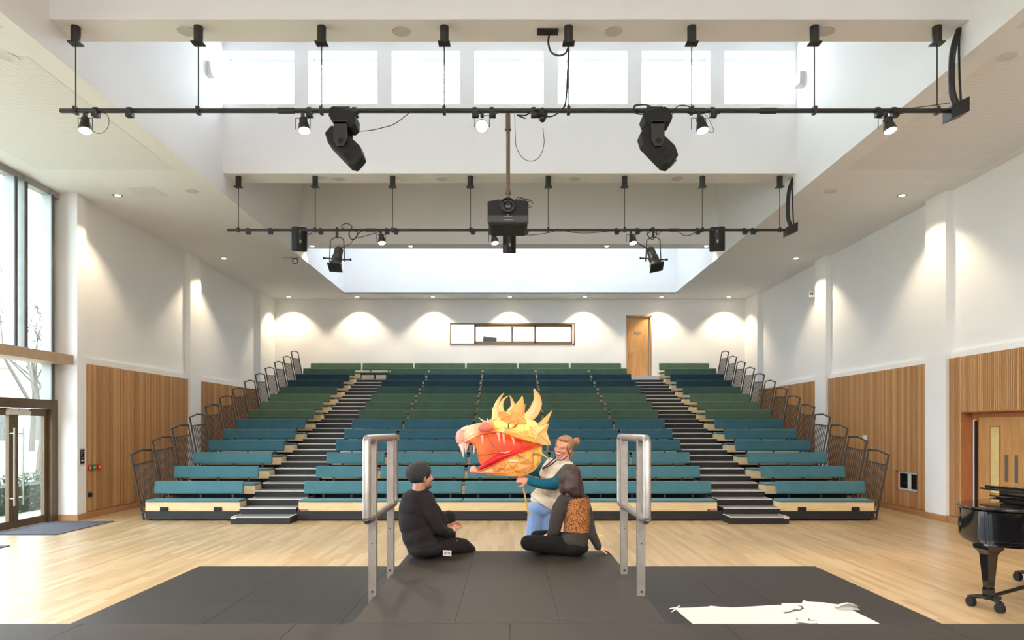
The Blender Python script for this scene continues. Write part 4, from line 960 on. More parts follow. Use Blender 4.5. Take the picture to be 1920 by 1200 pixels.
MB().obox(pp_(1.36, 0.2, 0.20), (0.06, 0.06, 0.22)).tube([pp_(1.34, 0.2, 0.30), pp_(1.34, 0.2, 0.35), pp_(1.40, 0.2, 0.35)], 0.006).build('dolly_jack', M['black'], t)

# ------------------------------------------------------------------ people
def skinmat(name, c):
    t = NT(name); nz = t.n('ShaderNodeTexNoise', {'Vector': t.coord(), 'Scale': 18.0, 'Detail': 3.0})
    t.set(color=t.ramp(nz.outputs[0], [(0.3, mul(c, 0.9)), (0.7, mul(c, 1.08))]), rough=0.5, sss=0.06); t.b.inputs['Subsurface Radius'].default_value = (0.02, 0.008, 0.004); return t.m
def cloth(name, c, scale=40, bump=0.4, stretch=(1, 1, 1), var=0.18):
    t = NT(name); v = t.coord('Object', stretch); nz = t.n('ShaderNodeTexNoise', {'Vector': v, 'Scale': float(scale), 'Detail': 5.0})
    fold = t.n('ShaderNodeTexNoise', {'Vector': t.coord(), 'Scale': 6.0, 'Detail': 1.5, 'Distortion': 0.5})
    h = t.n('ShaderNodeMath', {0: fold.outputs[0], 1: t.n('ShaderNodeMath', {0: nz.outputs[0], 1: 0.15}, operation='MULTIPLY').outputs[0]}, operation='ADD').outputs[0]
    t.set(color=t.ramp(nz.outputs[0], [(0.3, mul(c, 1-var)), (0.7, mul(c, 1+var))]), rough=0.9, sheen=0.03, spec=0.2, normal=t.bump(h, 0.03, bump)); return t.m
def basis(fwd, up=(0, 0, 1)):
    f = Vector(fwd).normalized(); u = Vector(up); r = f.cross(u).normalized(); u = r.cross(f)
    return Matrix(((r.x, f.x, u.x), (r.y, f.y, u.y), (r.z, f.z, u.z)))
def head_shape(b, c, R_, k=1.0):
    e = lambda p, r, rr=None: b.ell(Vector(c) + R_ @ (Vector(p)*k), tuple(q*k for q in r), R_)
    e((0, -0.012, 0.03), (0.075, 0.092, 0.083)); e((0, 0.022, -0.035), (0.060, 0.066, 0.070)); e((0, 0.058, -0.090), (0.026, 0.026, 0.022)); e((0, 0.045, -0.062), (0.042, 0.036, 0.034))
    e((0, 0.074, 0.018), (0.048, 0.016, 0.012)); e((0, 0.088, -0.005), (0.010, 0.014, 0.022)); e((0, 0.100, -0.026), (0.014, 0.015, 0.012))
    for s in (-1, 1):
        e((s*0.036, 0.066, -0.022), (0.024, 0.020, 0.022)); e((s*0.078, -0.008, -0.012), (0.008, 0.018, 0.031)); e((s*0.012, 0.094, -0.028), (0.008, 0.010, 0.008))
    e((0, 0.083, -0.050), (0.024, 0.012, 0.007)); e((0, 0.080, -0.062), (0.020, 0.012, 0.008))
    b.limb([(Vector(c) + R_ @ (Vector((0, -0.03, -0.07))*k), 0.052*k), (Vector(c) + R_ @ (Vector((0, -0.035, -0.14))*k), 0.055*k)])
def eyes(par, c, R_, k=1.0, col='dark'):
    for s in (-1, 1):
        p = Vector(c) + R_ @ (Vector((s*0.030, 0.0775, 0.002))*k)
        e = MB().ell(p, (0.010*k, 0.005*k, 0.0024*k), R_).build('eye', M['white'], par, smooth=True)
        MB().ell(p + R_ @ (Vector((0, 0.004, 0))*k), (0.0052*k, 0.003*k, 0.0026*k), R_).build('iris', M['blackm'], e, smooth=True)
        MB().tube([Vector(c) + R_ @ (Vector((s*0.014, 0.085, 0.020))*k), Vector(c) + R_ @ (Vector((s*0.030, 0.082, 0.026))*k), Vector(c) + R_ @ (Vector((s*0.048, 0.068, 0.019))*k)], 0.0022*k, n=6).build('eyebrow', M['brow'], par)
def hand_shape(b, wrist, d, nrm, side=1, curl=0.5, k=1.0):
    """wrist point, d = direction of the palm, nrm = out of the palm, side = thumb side"""
    d = Vector(d).normalized(); nrm = Vector(nrm); nrm = (nrm - d*nrm.dot(d)).normalized(); s = d.cross(nrm)*side
    wrist = Vector(wrist)
    rot = Matrix(((s.x, d.x, nrm.x), (s.y, d.y, nrm.y), (s.z, d.z, nrm.z)))
    b.ell(wrist + d*0.045*k, (0.038*k, 0.050*k, 0.016*k), rot); b.limb([(wrist - d*0.03*k, 0.026*k), (wrist + d*0.02*k, 0.024*k)])
    L = (0.070, 0.078, 0.073, 0.058)
    for i in range(4):
        o = wrist + d*(0.083 - 0.004*abs(i-1.3))*k + s*(0.027 - 0.018*i)*k
        a = 0.25 + 0.1*i*0.3; p = o; pts = [(o - d*0.03*k, 0.0085*k), (p, 0.0088*k)]; ang = curl*0.6
        for j, f_ in enumerate((0.45, 0.32, 0.23)):
            dd = d*math.cos(ang) + nrm*math.sin(ang) + s*(0.10-0.07*i)
            p = p + dd.normalized()*L[i]*f_*k; pts.append((p, (0.0082-0.0008*j)*k)); ang += curl*0.9
        b.limb(pts)
    o = wrist + d*0.018*k + s*0.026*k
    p1 = o + (d*0.5 + s*0.75 + nrm*0.35).normalized()*0.036*k; p2 = p1 + (d*0.85 + s*0.3 + nrm*0.45).normalized()*0.030*k; p3 = p2 + (d*0.9 + nrm*0.4*curl*2).normalized()*0.022*k
    b.limb([(o, 0.014*k), (p1, 0.0115*k), (p2, 0.0095*k), (p3, 0.008*k)])
M['brow'] = mat('brown_brow', srgb(70, 48, 34), 0.8)
M['skin_m'] = skinmat('skin_tan', srgb(178, 128, 102)); M['skin_w'] = skinmat('skin_fair', srgb(214, 164, 142))
M['beanie'] = cloth('charcoal_knit', srgb(54, 54, 54), 110, 0.8); M['sweat'] = cloth('charcoal_sweatshirt', srgb(36, 31, 33), 60, 0.5); M['trous_m'] = cloth('charcoal_trousers', srgb(30, 27, 28), 60, 0.45)

# --- seated man
def m_(x, y, D=5.85): return W(730 + x/5.717, 850 + y/5.714, D)
hc = m_(350, 248); hR = basis((0.86, 0.50, 0.02))
b = MB(); head_shape(b, hc, hR, 0.98)
b.limb([(m_(322, 345), 0.056), (m_(312, 420), 0.062)])
b.ell(m_(300, 560), (0.13, 0.10, 0.13)); b.ell(m_(275, 740), (0.12, 0.11, 0.15)); b.ell(m_(325, 900), (0.12, 0.11, 0.13)); b.ell(m_(370, 1010), (0.12, 0.12, 0.08))
b.limb([(m_(410, 530, 5.82), 0.05), (m_(525, 810, 5.84), 0.043), (m_(650, 838, 5.98), 0.03)])
b.limb([(m_(400, 520, 6.0), 0.05), (m_(545, 690, 6.15), 0.043), (m_(645, 800, 6.12), 0.03)])
b.limb([(m_(400, 960, 6.0), 0.07), (m_(635, 685, 6.22), 0.05), (m_(650, 930, 6.16), 0.04), (m_(640, 1000, 6.14), 0.035)])
b.limb([(m_(420, 1015, 5.92), 0.07), (m_(790, 995, 6.12), 0.055), (m_(860, 1080, 6.26), 0.045), (m_(880, 1400, 6.34), 0.04)])
hand_shape(b, m_(655, 842, 5.98), (0.55, 0.45, 0.45), (0.1, 0.5, -0.6), 1, 0.55, 0.95)
hand_shape(b, m_(645, 805, 6.10), (0.45, -0.2, 0.35), (0.1, -0.5, -0.5), -1, 0.5, 0.95)
man = remesh(b.build('person', M['skin_m'], org=(-0.62, 5.9, ZS)), 0.0065, 3, 0.5)
tag(man, 'seated person in dark beanie and charcoal sweatshirt on left side of the runway', 'person')
for n_, e_ in (('eyes', None),): eyes(man, hc, hR, 0.98)
b = MB()
b.ell(m_(310, 500), (0.150, 0.115, 0.105)); b.ell(m_(312, 430), (0.085, 0.08, 0.05)); b.ell(m_(290, 600), (0.155, 0.125, 0.15)); b.ell(m_(272, 735), (0.140, 0.13, 0.17)); b.ell(m_(310, 880), (0.142, 0.135, 0.14)); b.ell(m_(352, 990), (0.138, 0.135, 0.095))
b.ell(m_(430, 900, 5.95), (0.12, 0.11, 0.11))
b.limb([(m_(405, 510, 5.80), 0.068), (m_(455, 650, 5.78), 0.064), (m_(520, 800, 5.82), 0.058), (m_(600, 838, 5.92), 0.047), (m_(655, 846, 5.98), 0.038)])
b.limb([(m_(400, 515, 6.0), 0.068), (m_(470, 600, 6.05), 0.06), (m_(545, 690, 6.15), 0.052), (m_(640, 800, 6.12), 0.036)])
remesh(b.build('sweatshirt', M['sweat'], man), 0.008, 12, 0.6)
b = MB()
b.ell(m_(375, 1030), (0.150, 0.150, 0.065)); b.ell(m_(400, 1010, 6.0), (0.14, 0.14, 0.085))
b.limb([(m_(410, 970, 6.02), 0.095), (m_(520, 820, 6.15), 0.078), (m_(638, 682, 6.22), 0.062), (m_(650, 800, 6.20), 0.056), (m_(655, 1005, 6.15), 0.050)])
b.limb([(m_(430, 1005, 5.93), 0.095), (m_(620, 985, 6.02), 0.082), (m_(790, 990, 6.13), 0.068), (m_(860, 1040, 6.24), 0.060), (m_(880, 1380, 6.34), 0.055)])
remesh(b.build('trousers', M['trous_m'], man), 0.008, 12, 0.6)
b = MB(); bc = hc + hR @ Vector((0, -0.026, 0.038)); tilt = basis((0.80, 0.48, 0.30))
b.ell(bc + Vector((0, 0, 0.0)), (0.092, 0.108, 0.098), tilt); b.ell(bc + tilt @ Vector((0, -0.035, 0.005)), (0.086, 0.085, 0.090), tilt)
bn = remesh(b.build('beanie', M['beanie'], man), 0.006, 4, 0.5)
for k in range(2):
    rr = 0.098+0.002*k; cen = bc + tilt @ Vector((0, 0.028-0.012*k, -0.005)); nn = (tilt @ Vector((0, 0.82, -0.57))).normalized(); q = Vector((0, 0, 1)).rotation_difference(nn).to_matrix()
    ring = [cen + q @ Vector((rr*0.94*math.cos(a), rr*math.sin(a), 0)) for a in [j*math.pi/14 for j in range(29)]]
MB().tube(ring, 0.009, n=8).build('beanie_cuff', M['beanie'], bn, smooth=True)
MB().ell(hc + hR @ Vector((0, 0.045, -0.092)), (0.040, 0.040, 0.022), hR).build('beard', mat('dark_stubble', srgb(74, 52, 42), 0.9), man, smooth=True)
t_ = MB().obox(m_(620, 1070, 5.74), (0.072, 0.004, 0.050), (0.25, 0.05, 0)).build('jacket_tag', M['paper'], man)
b = MB().obox(m_(600, 1068, 5.734), (0.014, 0.003, 0.022), (0.25, 0.05, 0))
for k in range(3): b.obox(m_(636+3*k, 1060+9*k, 5.735), (0.028-0.006*k, 0.003, 0.003), (0.25, 0.05, 0.0))
b.build('tag_print', mat('rust_print', srgb(150, 84, 66), 0.7), t_)
MB().tube([m_(608, 1050, 5.75), m_(604, 1025, 5.78)], 0.003, n=6).build('tag_loop', M['blackm'], t_)
MB().box(tuple(m_(722, 930, 6.02)), tuple(m_(735, 942, 6.01))).build('orange_label', mat('orange_label', srgb(190, 90, 40), 0.6), man)

# --- seated woman
def s_(x, y, D=5.98): return W(960 + x/4.8, 800 + y/4.8, D)
M['blouse'] = cloth('grey_blouse', srgb(60, 54, 50), 50, 0.55); M['legging'] = cloth('black_trousers', srgb(20, 17, 18), 60, 0.4)
hc = s_(508, 445); hR = basis((-0.72, 0.66, 0.12))
b = MB(); head_shape(b, hc, hR, 0.93)
b.limb([(s_(530, 540), 0.05), (s_(560, 610), 0.055)])
b.ell(s_(578, 690), (0.105, 0.08, 0.10)); b.ell(s_(585, 820), (0.095, 0.085, 0.13)); b.ell(s_(575, 940), (0.085, 0.08, 0.12)); b.ell(s_(560, 1070), (0.095, 0.09, 0.06))
b.limb([(s_(475, 665), 0.042), (s_(395, 860), 0.036), (s_(372, 950, 6.02), 0.034), (s_(320, 985, 6.16), 0.026)])
b.limb([(s_(640, 705), 0.034), (s_(708, 930), 0.030), (s_(785, 1092, 6.05), 0.024)])
b.limb([(s_(510, 1085), 0.07), (s_(150, 1050, 5.98), 0.052), (s_(330, 1080, 6.16), 0.04)])
b.limb([(s_(540, 1050, 6.1), 0.07), (s_(330, 985, 6.3), 0.05), (s_(250, 1060, 6.2), 0.04)])
hand_shape(b, s_(782, 1092, 6.05), (0.90, 0.10, -0.22), (0, 0, -1), -1, 0.45, 0.85)
hand_shape(b, s_(318, 985, 6.16), (-0.75, -0.1, -0.25), (0, 0, -1), 1, 0.5, 0.9)
wom = remesh(b.build('person', M['skin_w'], org=(0.42, 6.0, ZS)), 0.0065, 3, 0.5)
tag(wom, 'seated person with long brown hair and leopard print vest, back to camera', 'person')
eyes(wom, hc, hR, 0.93)
b = MB()
b.ell(s_(575, 650), (0.125, 0.09, 0.055)); b.ell(s_(583, 740), (0.105, 0.095, 0.13)); b.ell(s_(580, 900), (0.105, 0.10, 0.14)); b.ell(s_(550, 1020), (0.118, 0.112, 0.085)); b.ell(s_(600, 1040), (0.085, 0.115, 0.085)); b.ell(s_(580, 980), (0.112, 0.116, 0.10))
b.limb([(s_(462, 665), 0.060), (s_(425, 740), 0.066), (s_(398, 850), 0.062), (s_(382, 930), 0.056), (s_(350, 985, 6.08), 0.042)])
b.limb([(s_(655, 690), 0.050), (s_(690, 800), 0.044), (s_(712, 940), 0.042), (s_(745, 1020, 6.0), 0.040), (s_(778, 1082, 6.04), 0.034)])
remesh(b.build('blouse', M['blouse'], wom), 0.008, 12, 0.6)
def leopard():
    t = NT('leopard_print'); v = t.coord(); nz = t.n('ShaderNodeTexNoise', {'Vector': v, 'Scale': 14.0}); ad = t.n('ShaderNodeVectorMath', {0: v, 1: nz.outputs[1]}, operation='MULTIPLY_ADD'); ad.inputs[1].default_value = (1, 1, 1)
    vo = t.n('ShaderNodeTexVoronoi', {'Vector': t.coord('Object', (1.3, 1.3, 1)), 'Scale': 84.0}); n3 = t.n('ShaderNodeTexNoise', {'Vector': v, 'Scale': 95.0, 'Detail': 2.0})
    s = t.n('ShaderNodeMath', {0: vo.outputs['Distance'], 1: n3.outputs[0]}, operation='ADD').outputs[0]
    t.set(color=t.ramp(s, [(0.0, srgb(40, 24, 18)), (0.84, srgb(60, 34, 22)), (0.93, srgb(146, 88, 46)), (1.0, srgb(172, 112, 64))]), rough=0.8, spec=0.2); return t.m
b = MB()
b.ell(s_(592, 664), (0.108, 0.108, 0.055)); b.ell(s_(594, 730), (0.112, 0.113, 0.13)); b.ell(s_(590, 830), (0.114, 0.118, 0.12)); b.cyl(s_(592, 760), s_(578, 948), 0.108, 0.116, n=24)
remesh(b.build('vest', leopard(), wom), 0.008, 4, 0.5)
b = MB()
b.ell(s_(560, 1085), (0.130, 0.13, 0.075)); 
b.limb([(s_(520, 1075), 0.085), (s_(330, 1060, 5.95), 0.078), (s_(145, 1045, 5.98), 0.070), (s_(260, 1075, 6.1), 0.060), (s_(380, 1085, 6.18), 0.052)])
b.limb([(s_(540, 1040, 6.12), 0.085), (s_(330, 985, 6.26), 0.058), (s_(215, 985, 6.26), 0.052), (s_(240, 1060, 6.2), 0.05)])
remesh(b.build('trousers', M['legging'], wom), 0.008, 12, 0.6)
def hairmat(name, c, c2, sc=(60, 60, 4)):
    t = NT(name); nz = t.n('ShaderNodeTexNoise', {'Vector': t.coord('Object', sc), 'Scale': 3.0, 'Detail': 4.0}); t.set(color=t.ramp(nz.outputs[0], [(0.3, c), (0.7, c2)]), rough=0.42, spec=0.4, normal=t.bump(nz.outputs[0], 0.01, 0.7)); return t.m
b = MB()
b.ell(hc + hR @ Vector((0, -0.022, 0.028)), (0.082, 0.092, 0.084), hR); b.ell(hc + hR @ Vector((0, -0.06, -0.04)), (0.075, 0.06, 0.10), hR); b.ell(hc + hR @ Vector((-0.066, 0.005, -0.005)), (0.024, 0.062, 0.075), hR); b.ell(hc + hR @ Vector((0.066, 0.0, -0.005)), (0.024, 0.06, 0.075), hR); b.ell(hc + hR @ Vector((-0.06, 0.0, -0.09)), (0.022, 0.05, 0.07), hR)
b.limb([(s_(500, 430, 6.0), 0.060), (s_(485, 500, 6.0), 0.046), (s_(472, 560, 5.97), 0.036), (s_(462, 590, 5.96), 0.020)])
b.limb([(s_(520, 470, 5.94), 0.055), (s_(520, 560, 5.90), 0.045), (s_(560, 600, 5.89), 0.035)])
b.limb([(s_(560, 440, 5.96), 0.055), (s_(590, 520, 5.94), 0.052), (s_(605, 580, 5.92), 0.044), (s_(622, 615, 5.90), 0.026)])
b.limb([(s_(545, 450, 5.92), 0.060), (s_(562, 540, 5.90), 0.056), (s_(585, 600, 5.88), 0.036)])
remesh(b.build('hair', hairmat('brown_hair', srgb(30, 18, 15), srgb(72, 46, 36)), wom), 0.007, 4, 0.5)

# --- standing woman
def t_(x, y, D=6.6): return W(960 + x/4.8, 800 + y/4.8, D)
M['fleece'] = cloth('cream_fleece', srgb(206, 196, 176), 90, 0.5, var=0.08); M['teal'] = cloth('teal_sleeves', srgb(18, 84, 102), 60, 0.5)
M['jean'] = cloth('blue_jeans', srgb(116, 142, 182), 90, 0.4, var=0.12); M['lanyard'] = mat('navy_lanyard', srgb(30, 34, 74), 0.7)
M['skin_p'] = skinmat('skin_rosy', srgb(206, 142, 120))
hc = t_(462, 188); hR = basis((-0.50, -0.83, -0.06), (0.28, -0.05, 0.95))
b = MB(); head_shape(b, hc, hR, 1.0)
b.limb([(t_(468, 270), 0.050), (t_(462, 330), 0.056)])
b.ell(t_(430, 400), (0.13, 0.09, 0.12)); b.ell(t_(360, 560), (0.12, 0.09, 0.14)); b.ell(t_(285, 720), (0.12, 0.10, 0.11))
b.limb([(t_(505, 390, 6.52), 0.045), (t_(415, 505, 6.40), 0.04), (t_(150, 490, 6.37), 0.028)])
b.limb([(t_(335, 340, 6.66), 0.045), (t_(225, 430, 6.72), 0.04), (t_(120, 360, 6.70), 0.028)])
b.limb([(t_(230, 780), 0.07), (t_(185, 1215), 0.05), (t_(170, 1590), 0.04)]); b.limb([(t_(330, 780), 0.07), (t_(340, 1215), 0.05), (t_(345, 1590), 0.04)])
hand_shape(b, t_(142, 488, 6.37), (-0.95, 0.15, 0.18), (0.05, 0.9, -0.35), 1, 1.05, 0.95)
hand_shape(b, t_(118, 355, 6.70), (-0.8, -0.1, 0.5), (0, -1, 0), -1, 0.6, 0.95)
sta = remesh(b.build('person', M['skin_p'], org=(0.25, 6.6, 0)), 0.0065, 3, 0.5)
tag(sta, 'laughing standing person with blonde bun, cream fleece and jeans holding the dragon', 'person')
eyes(sta, hc, hR, 1.0)
MB().ell(hc + hR @ Vector((0, 0.088, -0.058)), (0.024, 0.010, 0.010), hR).build('mouth', mat('open_mouth', srgb(150, 66, 58), 0.5), sta, smooth=True)
MB().ell(hc + hR @ Vector((0, 0.0925, -0.053)), (0.019, 0.0075, 0.0042), hR).build('teeth', M['white'], sta, smooth=True)
b = MB(); b.ell(hc + hR @ Vector((0, -0.028, 0.040)), (0.083, 0.095, 0.082), hR); b.ell(hc + hR @ Vector((0, -0.055, -0.02)), (0.074, 0.062, 0.075), hR); b.ell(hc + hR @ Vector((-0.06, -0.0, 0.03)), (0.025, 0.05, 0.05), hR); b.ell(hc + hR @ Vector((0.06, 0.0, 0.03)), (0.025, 0.05, 0.05), hR)
b.ell(hc + hR @ Vector((0, 0.045, 0.085)), (0.055, 0.035, 0.022), hR)
b.ell(t_(582, 128, 6.66), (0.034, 0.034, 0.036)); b.ell(t_(560, 140, 6.66), (0.035, 0.03, 0.03)); b.ell(t_(590, 150, 6.67), (0.022, 0.022, 0.025)); b.limb([(t_(540, 230, 6.66), 0.018), (t_(545, 275, 6.66), 0.008)])
remesh(b.build('hair', hairmat('blonde_brown_hair', srgb(112, 74, 48), srgb(184, 140, 98), (30, 30, 30)), sta), 0.006, 3, 0.5)
b = MB()
b.ell(t_(440, 345), (0.115, 0.09, 0.055)); b.ell(t_(432, 400), (0.135, 0.105, 0.11)); b.ell(t_(405, 480), (0.125, 0.11, 0.12)); b.ell(t_(350, 580), (0.135, 0.115, 0.12)); b.ell(t_(300, 650), (0.145, 0.12, 0.085)); b.cyl(t_(320, 620), t_(268, 690), 0.13, 0.14, n=24)
b.limb([(t_(350, 330), 0.055), (t_(290, 420), 0.05)]); b.limb([(t_(505, 360), 0.06), (t_(490, 430, 6.5), 0.062)])
b.ell(t_(465, 312), (0.078, 0.070, 0.030), basis((0, 1, 0.3), (0.3, 0, 1)))
remesh(b.build('fleece_jacket', M['fleece'], sta), 0.008, 4, 0.5)
b = MB()
b.limb([(t_(500, 395, 6.50), 0.066), (t_(430, 480, 6.40), 0.066), (t_(380, 515, 6.37), 0.060), (t_(270, 515, 6.35), 0.050), (t_(170, 494, 6.36), 0.040)])
b.limb([(t_(330, 350, 6.68), 0.055), (t_(235, 415, 6.72), 0.052), (t_(175, 400, 6.71), 0.045), (t_(135, 365, 6.70), 0.038)])
remesh(b.build('sleeves', M['teal'], sta), 0.008, 4, 0.5)
b = MB()
b.ell(t_(272, 735), (0.140, 0.118, 0.10)); b.limb([(t_(222, 780), 0.088), (t_(200, 950), 0.078), (t_(185, 1215), 0.072), (t_(165, 1400), 0.080), (t_(150, 1585), 0.088)])
b.limb([(t_(325, 780), 0.090), (t_(335, 950), 0.080), (t_(345, 1215), 0.072), (t_(350, 1400), 0.080), (t_(355, 1585), 0.088)])
remesh(b.build('jeans', M['jean'], sta), 0.009, 4, 0.5)
for x in (150, 355):
    c = t_(x, 1600); c.z = 0.04; MB().ell(c + Vector((-0.02, -0.05, 0)), (0.048, 0.13, 0.04)).build('shoe', M['nosing'], sta, smooth=True)
MB().tube(bez([t_(500, 262, 6.50), t_(455, 300, 6.475), t_(400, 300, 6.475)]), 0.006, n=6).tube(bez([t_(400, 262, 6.50), t_(345, 320, 6.49), t_(270, 378, 6.49)]), 0.006, n=6).tube(bez([t_(405, 300, 6.48), t_(360, 335, 6.485), t_(275, 385, 6.49)]), 0.006, n=6).build('lanyard', M['lanyard'], sta, smooth=True)

# ------------------------------------------------------------------ paper dragon head
DD = 6.40
def g_(x, y, d=0): return W(840 + x/6.668, 720 + y/6.667, DD + d)
def paper_mat(name, stops, axis='X', tr=0.5, lo=0, hi=1):
    t = NT(name); v = t.coord('Object'); sep = t.n('ShaderNodeSeparateXYZ', {0: v})
    nz = t.n('ShaderNodeTexNoise', {'Vector': v, 'Scale': 7.0, 'Detail': 5.0, 'Distortion': 1.0})
    mp = t.n('ShaderNodeMapRange', {0: sep.outputs[axis], 1: lo, 2: hi}).outputs[0]
    nn = t.n('ShaderNodeMath', {0: nz.outputs[0], 1: 0.5}, operation='MULTIPLY_ADD'); nn.inputs[1].default_value = 0.55; nn.inputs[2].default_value = -0.275
    f = t.n('ShaderNodeMath', {0: mp, 1: nn.outputs[0]}, operation='ADD').outputs[0]
    col = t.ramp(f, stops)
    vo = t.n('ShaderNodeTexVoronoi', {'Vector': v, 'Scale': 9.0}, feature='DISTANCE_TO_EDGE')
    t.set(color=col, rough=0.55, normal=t.bump(nz.outputs[0], 0.02, 0.3))
    tl = t.n('ShaderNodeBsdfTranslucent', {'Color': col}); mx = t.n('ShaderNodeMixShader', {0: tr, 1: t.b.outputs[0], 2: tl.outputs[0]})
    t.t.links.new(mx.outputs[0], t.out.inputs[0]); return t.m
YEL, ORA, PNK, LIL, RED = srgb(252, 226, 140), srgb(244, 160, 92), srgb(240, 168, 146), srgb(232, 206, 206), srgb(214, 26, 40)
dorg = g_(640, 760)
M['d_up'] = paper_mat('painted_paper_head', [(0.0, LIL), (0.18, PNK), (0.36, srgb(240, 150, 110)), (0.50, srgb(250, 208, 130)), (0.75, YEL), (1.0, srgb(250, 232, 170))], lo=-0.42, hi=0.42)
M['d_low'] = paper_mat('painted_paper_jaw', [(0.0, srgb(244, 190, 174)), (0.25, srgb(244, 206, 156)), (0.6, srgb(236, 186, 96)), (1.0, srgb(248, 214, 124))], lo=-0.30, hi=0.42)
M['d_in'] = paper_mat('painted_paper_mouth', [(0.0, srgb(250, 172, 96)), (0.4, srgb(240, 116, 66)), (0.8, srgb(226, 72, 54)), (1.0, srgb(244, 140, 84))], lo=-0.32, hi=0.38)
M['d_red'] = paper_mat('painted_paper_tongue', [(0.0, srgb(206, 14, 40)), (0.6, RED), (1.0, srgb(236, 60, 50))], lo=-0.3, hi=0.3, tr=0.2)
M['d_horn'] = paper_mat('painted_paper_horn', [(0.0, srgb(252, 226, 170)), (0.4, srgb(252, 232, 186)), (0.7, srgb(250, 206, 150)), (1.0, srgb(238, 184, 146))], axis='Z', lo=0.10, hi=0.55)
M['d_brow'] = paper_mat('painted_paper_brow', [(0.0, srgb(228, 152, 84)), (0.5, srgb(240, 176, 98)), (1.0, srgb(252, 212, 138))], lo=-0.2, hi=0.3)
M['d_tooth'] = paper_mat('painted_paper_tooth', [(0.0, srgb(244, 226, 214)), (1.0, srgb(250, 238, 224))], tr=0.3)
M['d_line'] = mat('brown_willow_rib', srgb(158, 92, 48), 0.6)
M['d_gold'] = mat('golden_cane', srgb(190, 146, 60), 0.4)
lamp('puppet_lamp', 'POINT', g_(760, 500, 0.0), 0.75, (1, 0.88, 0.68), shadow_soft_size=0.05)
lamp('puppet_lamp', 'POINT', g_(850, 1020, 0.02), 0.4, (1, 0.88, 0.68), shadow_soft_size=0.05)
lamp('puppet_lamp', 'POINT', g_(300, 620, 0.0), 0.3, (1, 0.9, 0.75), shadow_soft_size=0.03)
t = thing('dragon_puppet', 'large yellow and orange paper dragon head with open red mouth and horns', 'puppet', dorg)
def loft(st, n=22, ex=0.85):
    rows = []
    for (x, a, c, w) in st:
        row = []
        for k in range(n):
            an = 2*math.pi*k/n; cs, sn = math.cos(an), math.sin(an)
            yy = w*math.copysign(abs(cs)**ex, cs); zz = math.copysign(abs(sn)**ex, sn)
            p = g_(x, (a+c)/2 - zz*(c-a)/2, 0); p.y = DD + yy
            # keep true size: scale about camera only through g_ at DD
            row.append(p)
        rows.append(row)
    return rows
def loft_build(nm, st, m, par=t, ribs=None, line=0.0017):
    rows = loft(st); b = MB().grid(rows, closed=True); n = len(rows[0]); N = len(b.v)
    b.f += [tuple(range(n)), tuple(reversed(range(N-n, N)))]
    o = b.build(nm, m, par, smooth=False, fix=True)
    if ribs:
        q = MB()
        for i in ribs: q.tube(rows[i]+[rows[i][0]], line, n=5, caps=False)
        for k in (13, 19): q.tube([rows[j][k] for j in range(len(rows))], line, n=5)
        q.build('willow_ribs', M['d_line'], o)
    return o
UP = [(98,650,700,.012),(112,600,735,.035),(150,565,748,.05),(200,545,738,.06),(260,520,705,.07),(330,500,668,.08),(420,480,632,.09),(500,458,612,.10),(570,420,603,.115),(650,352,605,.13),(740,342,630,.145),(850,365,668,.155),(950,390,700,.16),(1040,425,728,.155),(1120,490,748,.14),(1180,545,764,.10),(1215,610,765,.05)]
LOW = [(272,1070,1100,.012),(290,1030,1112,.04),(330,1018,1120,.06),(380,1076,1122,.075),(460,1058,1130,.09),(560,1020,1138,.105),(700,948,1148,.125),(860,880,1152,.14),(960,840,1145,.14),(1060,805,1095,.13),(1120,785,1040,.11),(1160,772,970,.08),(1176,780,880,.03)]
INN = [(238,716,730,.012),(300,684,740,.03),(350,660,790,.05),(380,648,960,.055),(450,624,1062,.06),(560,606,1022,.07),(700,620,950,.08),(860,672,882,.09),(1000,716,828,.08),(1155,760,776,.03)]
TON = [(362,1086,1098,.070),(400,1022,1084,.08),(460,962,1060,.09),(530,922,1026,.098),(600,872,996,.105),(660,852,970,.11),(760,836,926,.115),(860,802,884,.115),(930,796,852,.10),(1000,788,824,.06)]
up = loft_build('upper_head', UP, M['d_up'], ribs=[3, 6, 8, 10, 12, 14])
low = loft_build('lower_jaw', LOW, M['d_low'], ribs=[4, 6, 7, 8, 9, 10])
loft_build('inner_mouth', INN, M['d_in'], ribs=[3, 5, 7]); loft_build('tongue', TON, M['d_red'])
def horn(nm, pts, rs, dy, m='d_horn', flat=1.0, both=False, par=None):
    for sgn in ((-1, 1) if both else (-1,)):
        p = [g_(x, y, sgn*abs(dy) if both else dy) for x, y in pts]; q = bez(p, 5); n = len(q)
        rr = [max(0.0015, rs[0] + (rs[1]-rs[0])*(1-(1-i/(n-1))**1.0) ) for i in range(n)] if len(rs) == 2 else [max(0.0015, rs[0]*(1-i/(n-1)) + rs[2]*(i/(n-1)) + rs[1]*math.sin(math.pi*i/(n-1))) for i in range(n)]
        MB().tube(q, rr, n=8).build(nm, M[m], par or t, smooth=False)
horn('horn', [(592,440),(598,300),(640,190),(700,110)], (0.036, 0.002), -0.09, both=True)
horn('horn', [(675,370),(662,280),(690,200),(755,147)], (0.030, 0.002), 0.03)
horn('horn', [(775,350),(812,280),(796,200),(772,142)], (0.032, 0.002), 0.06)
horn('horn', [(850,400),(885,300),(915,220),(931,146)], (0.075, 0.002), -0.05, 'd_brow')
horn('horn', [(985,430),(1075,340),(1120,200),(1075,60)], (0.045, 0.022, 0.006), -0.07, both=False)
horn('spike', [(935,420),(948,320),(966,245)], (0.018, 0.0015), -0.02); horn('spike', [(580,450),(562,350),(549,288)], (0.014, 0.0015), -0.05)
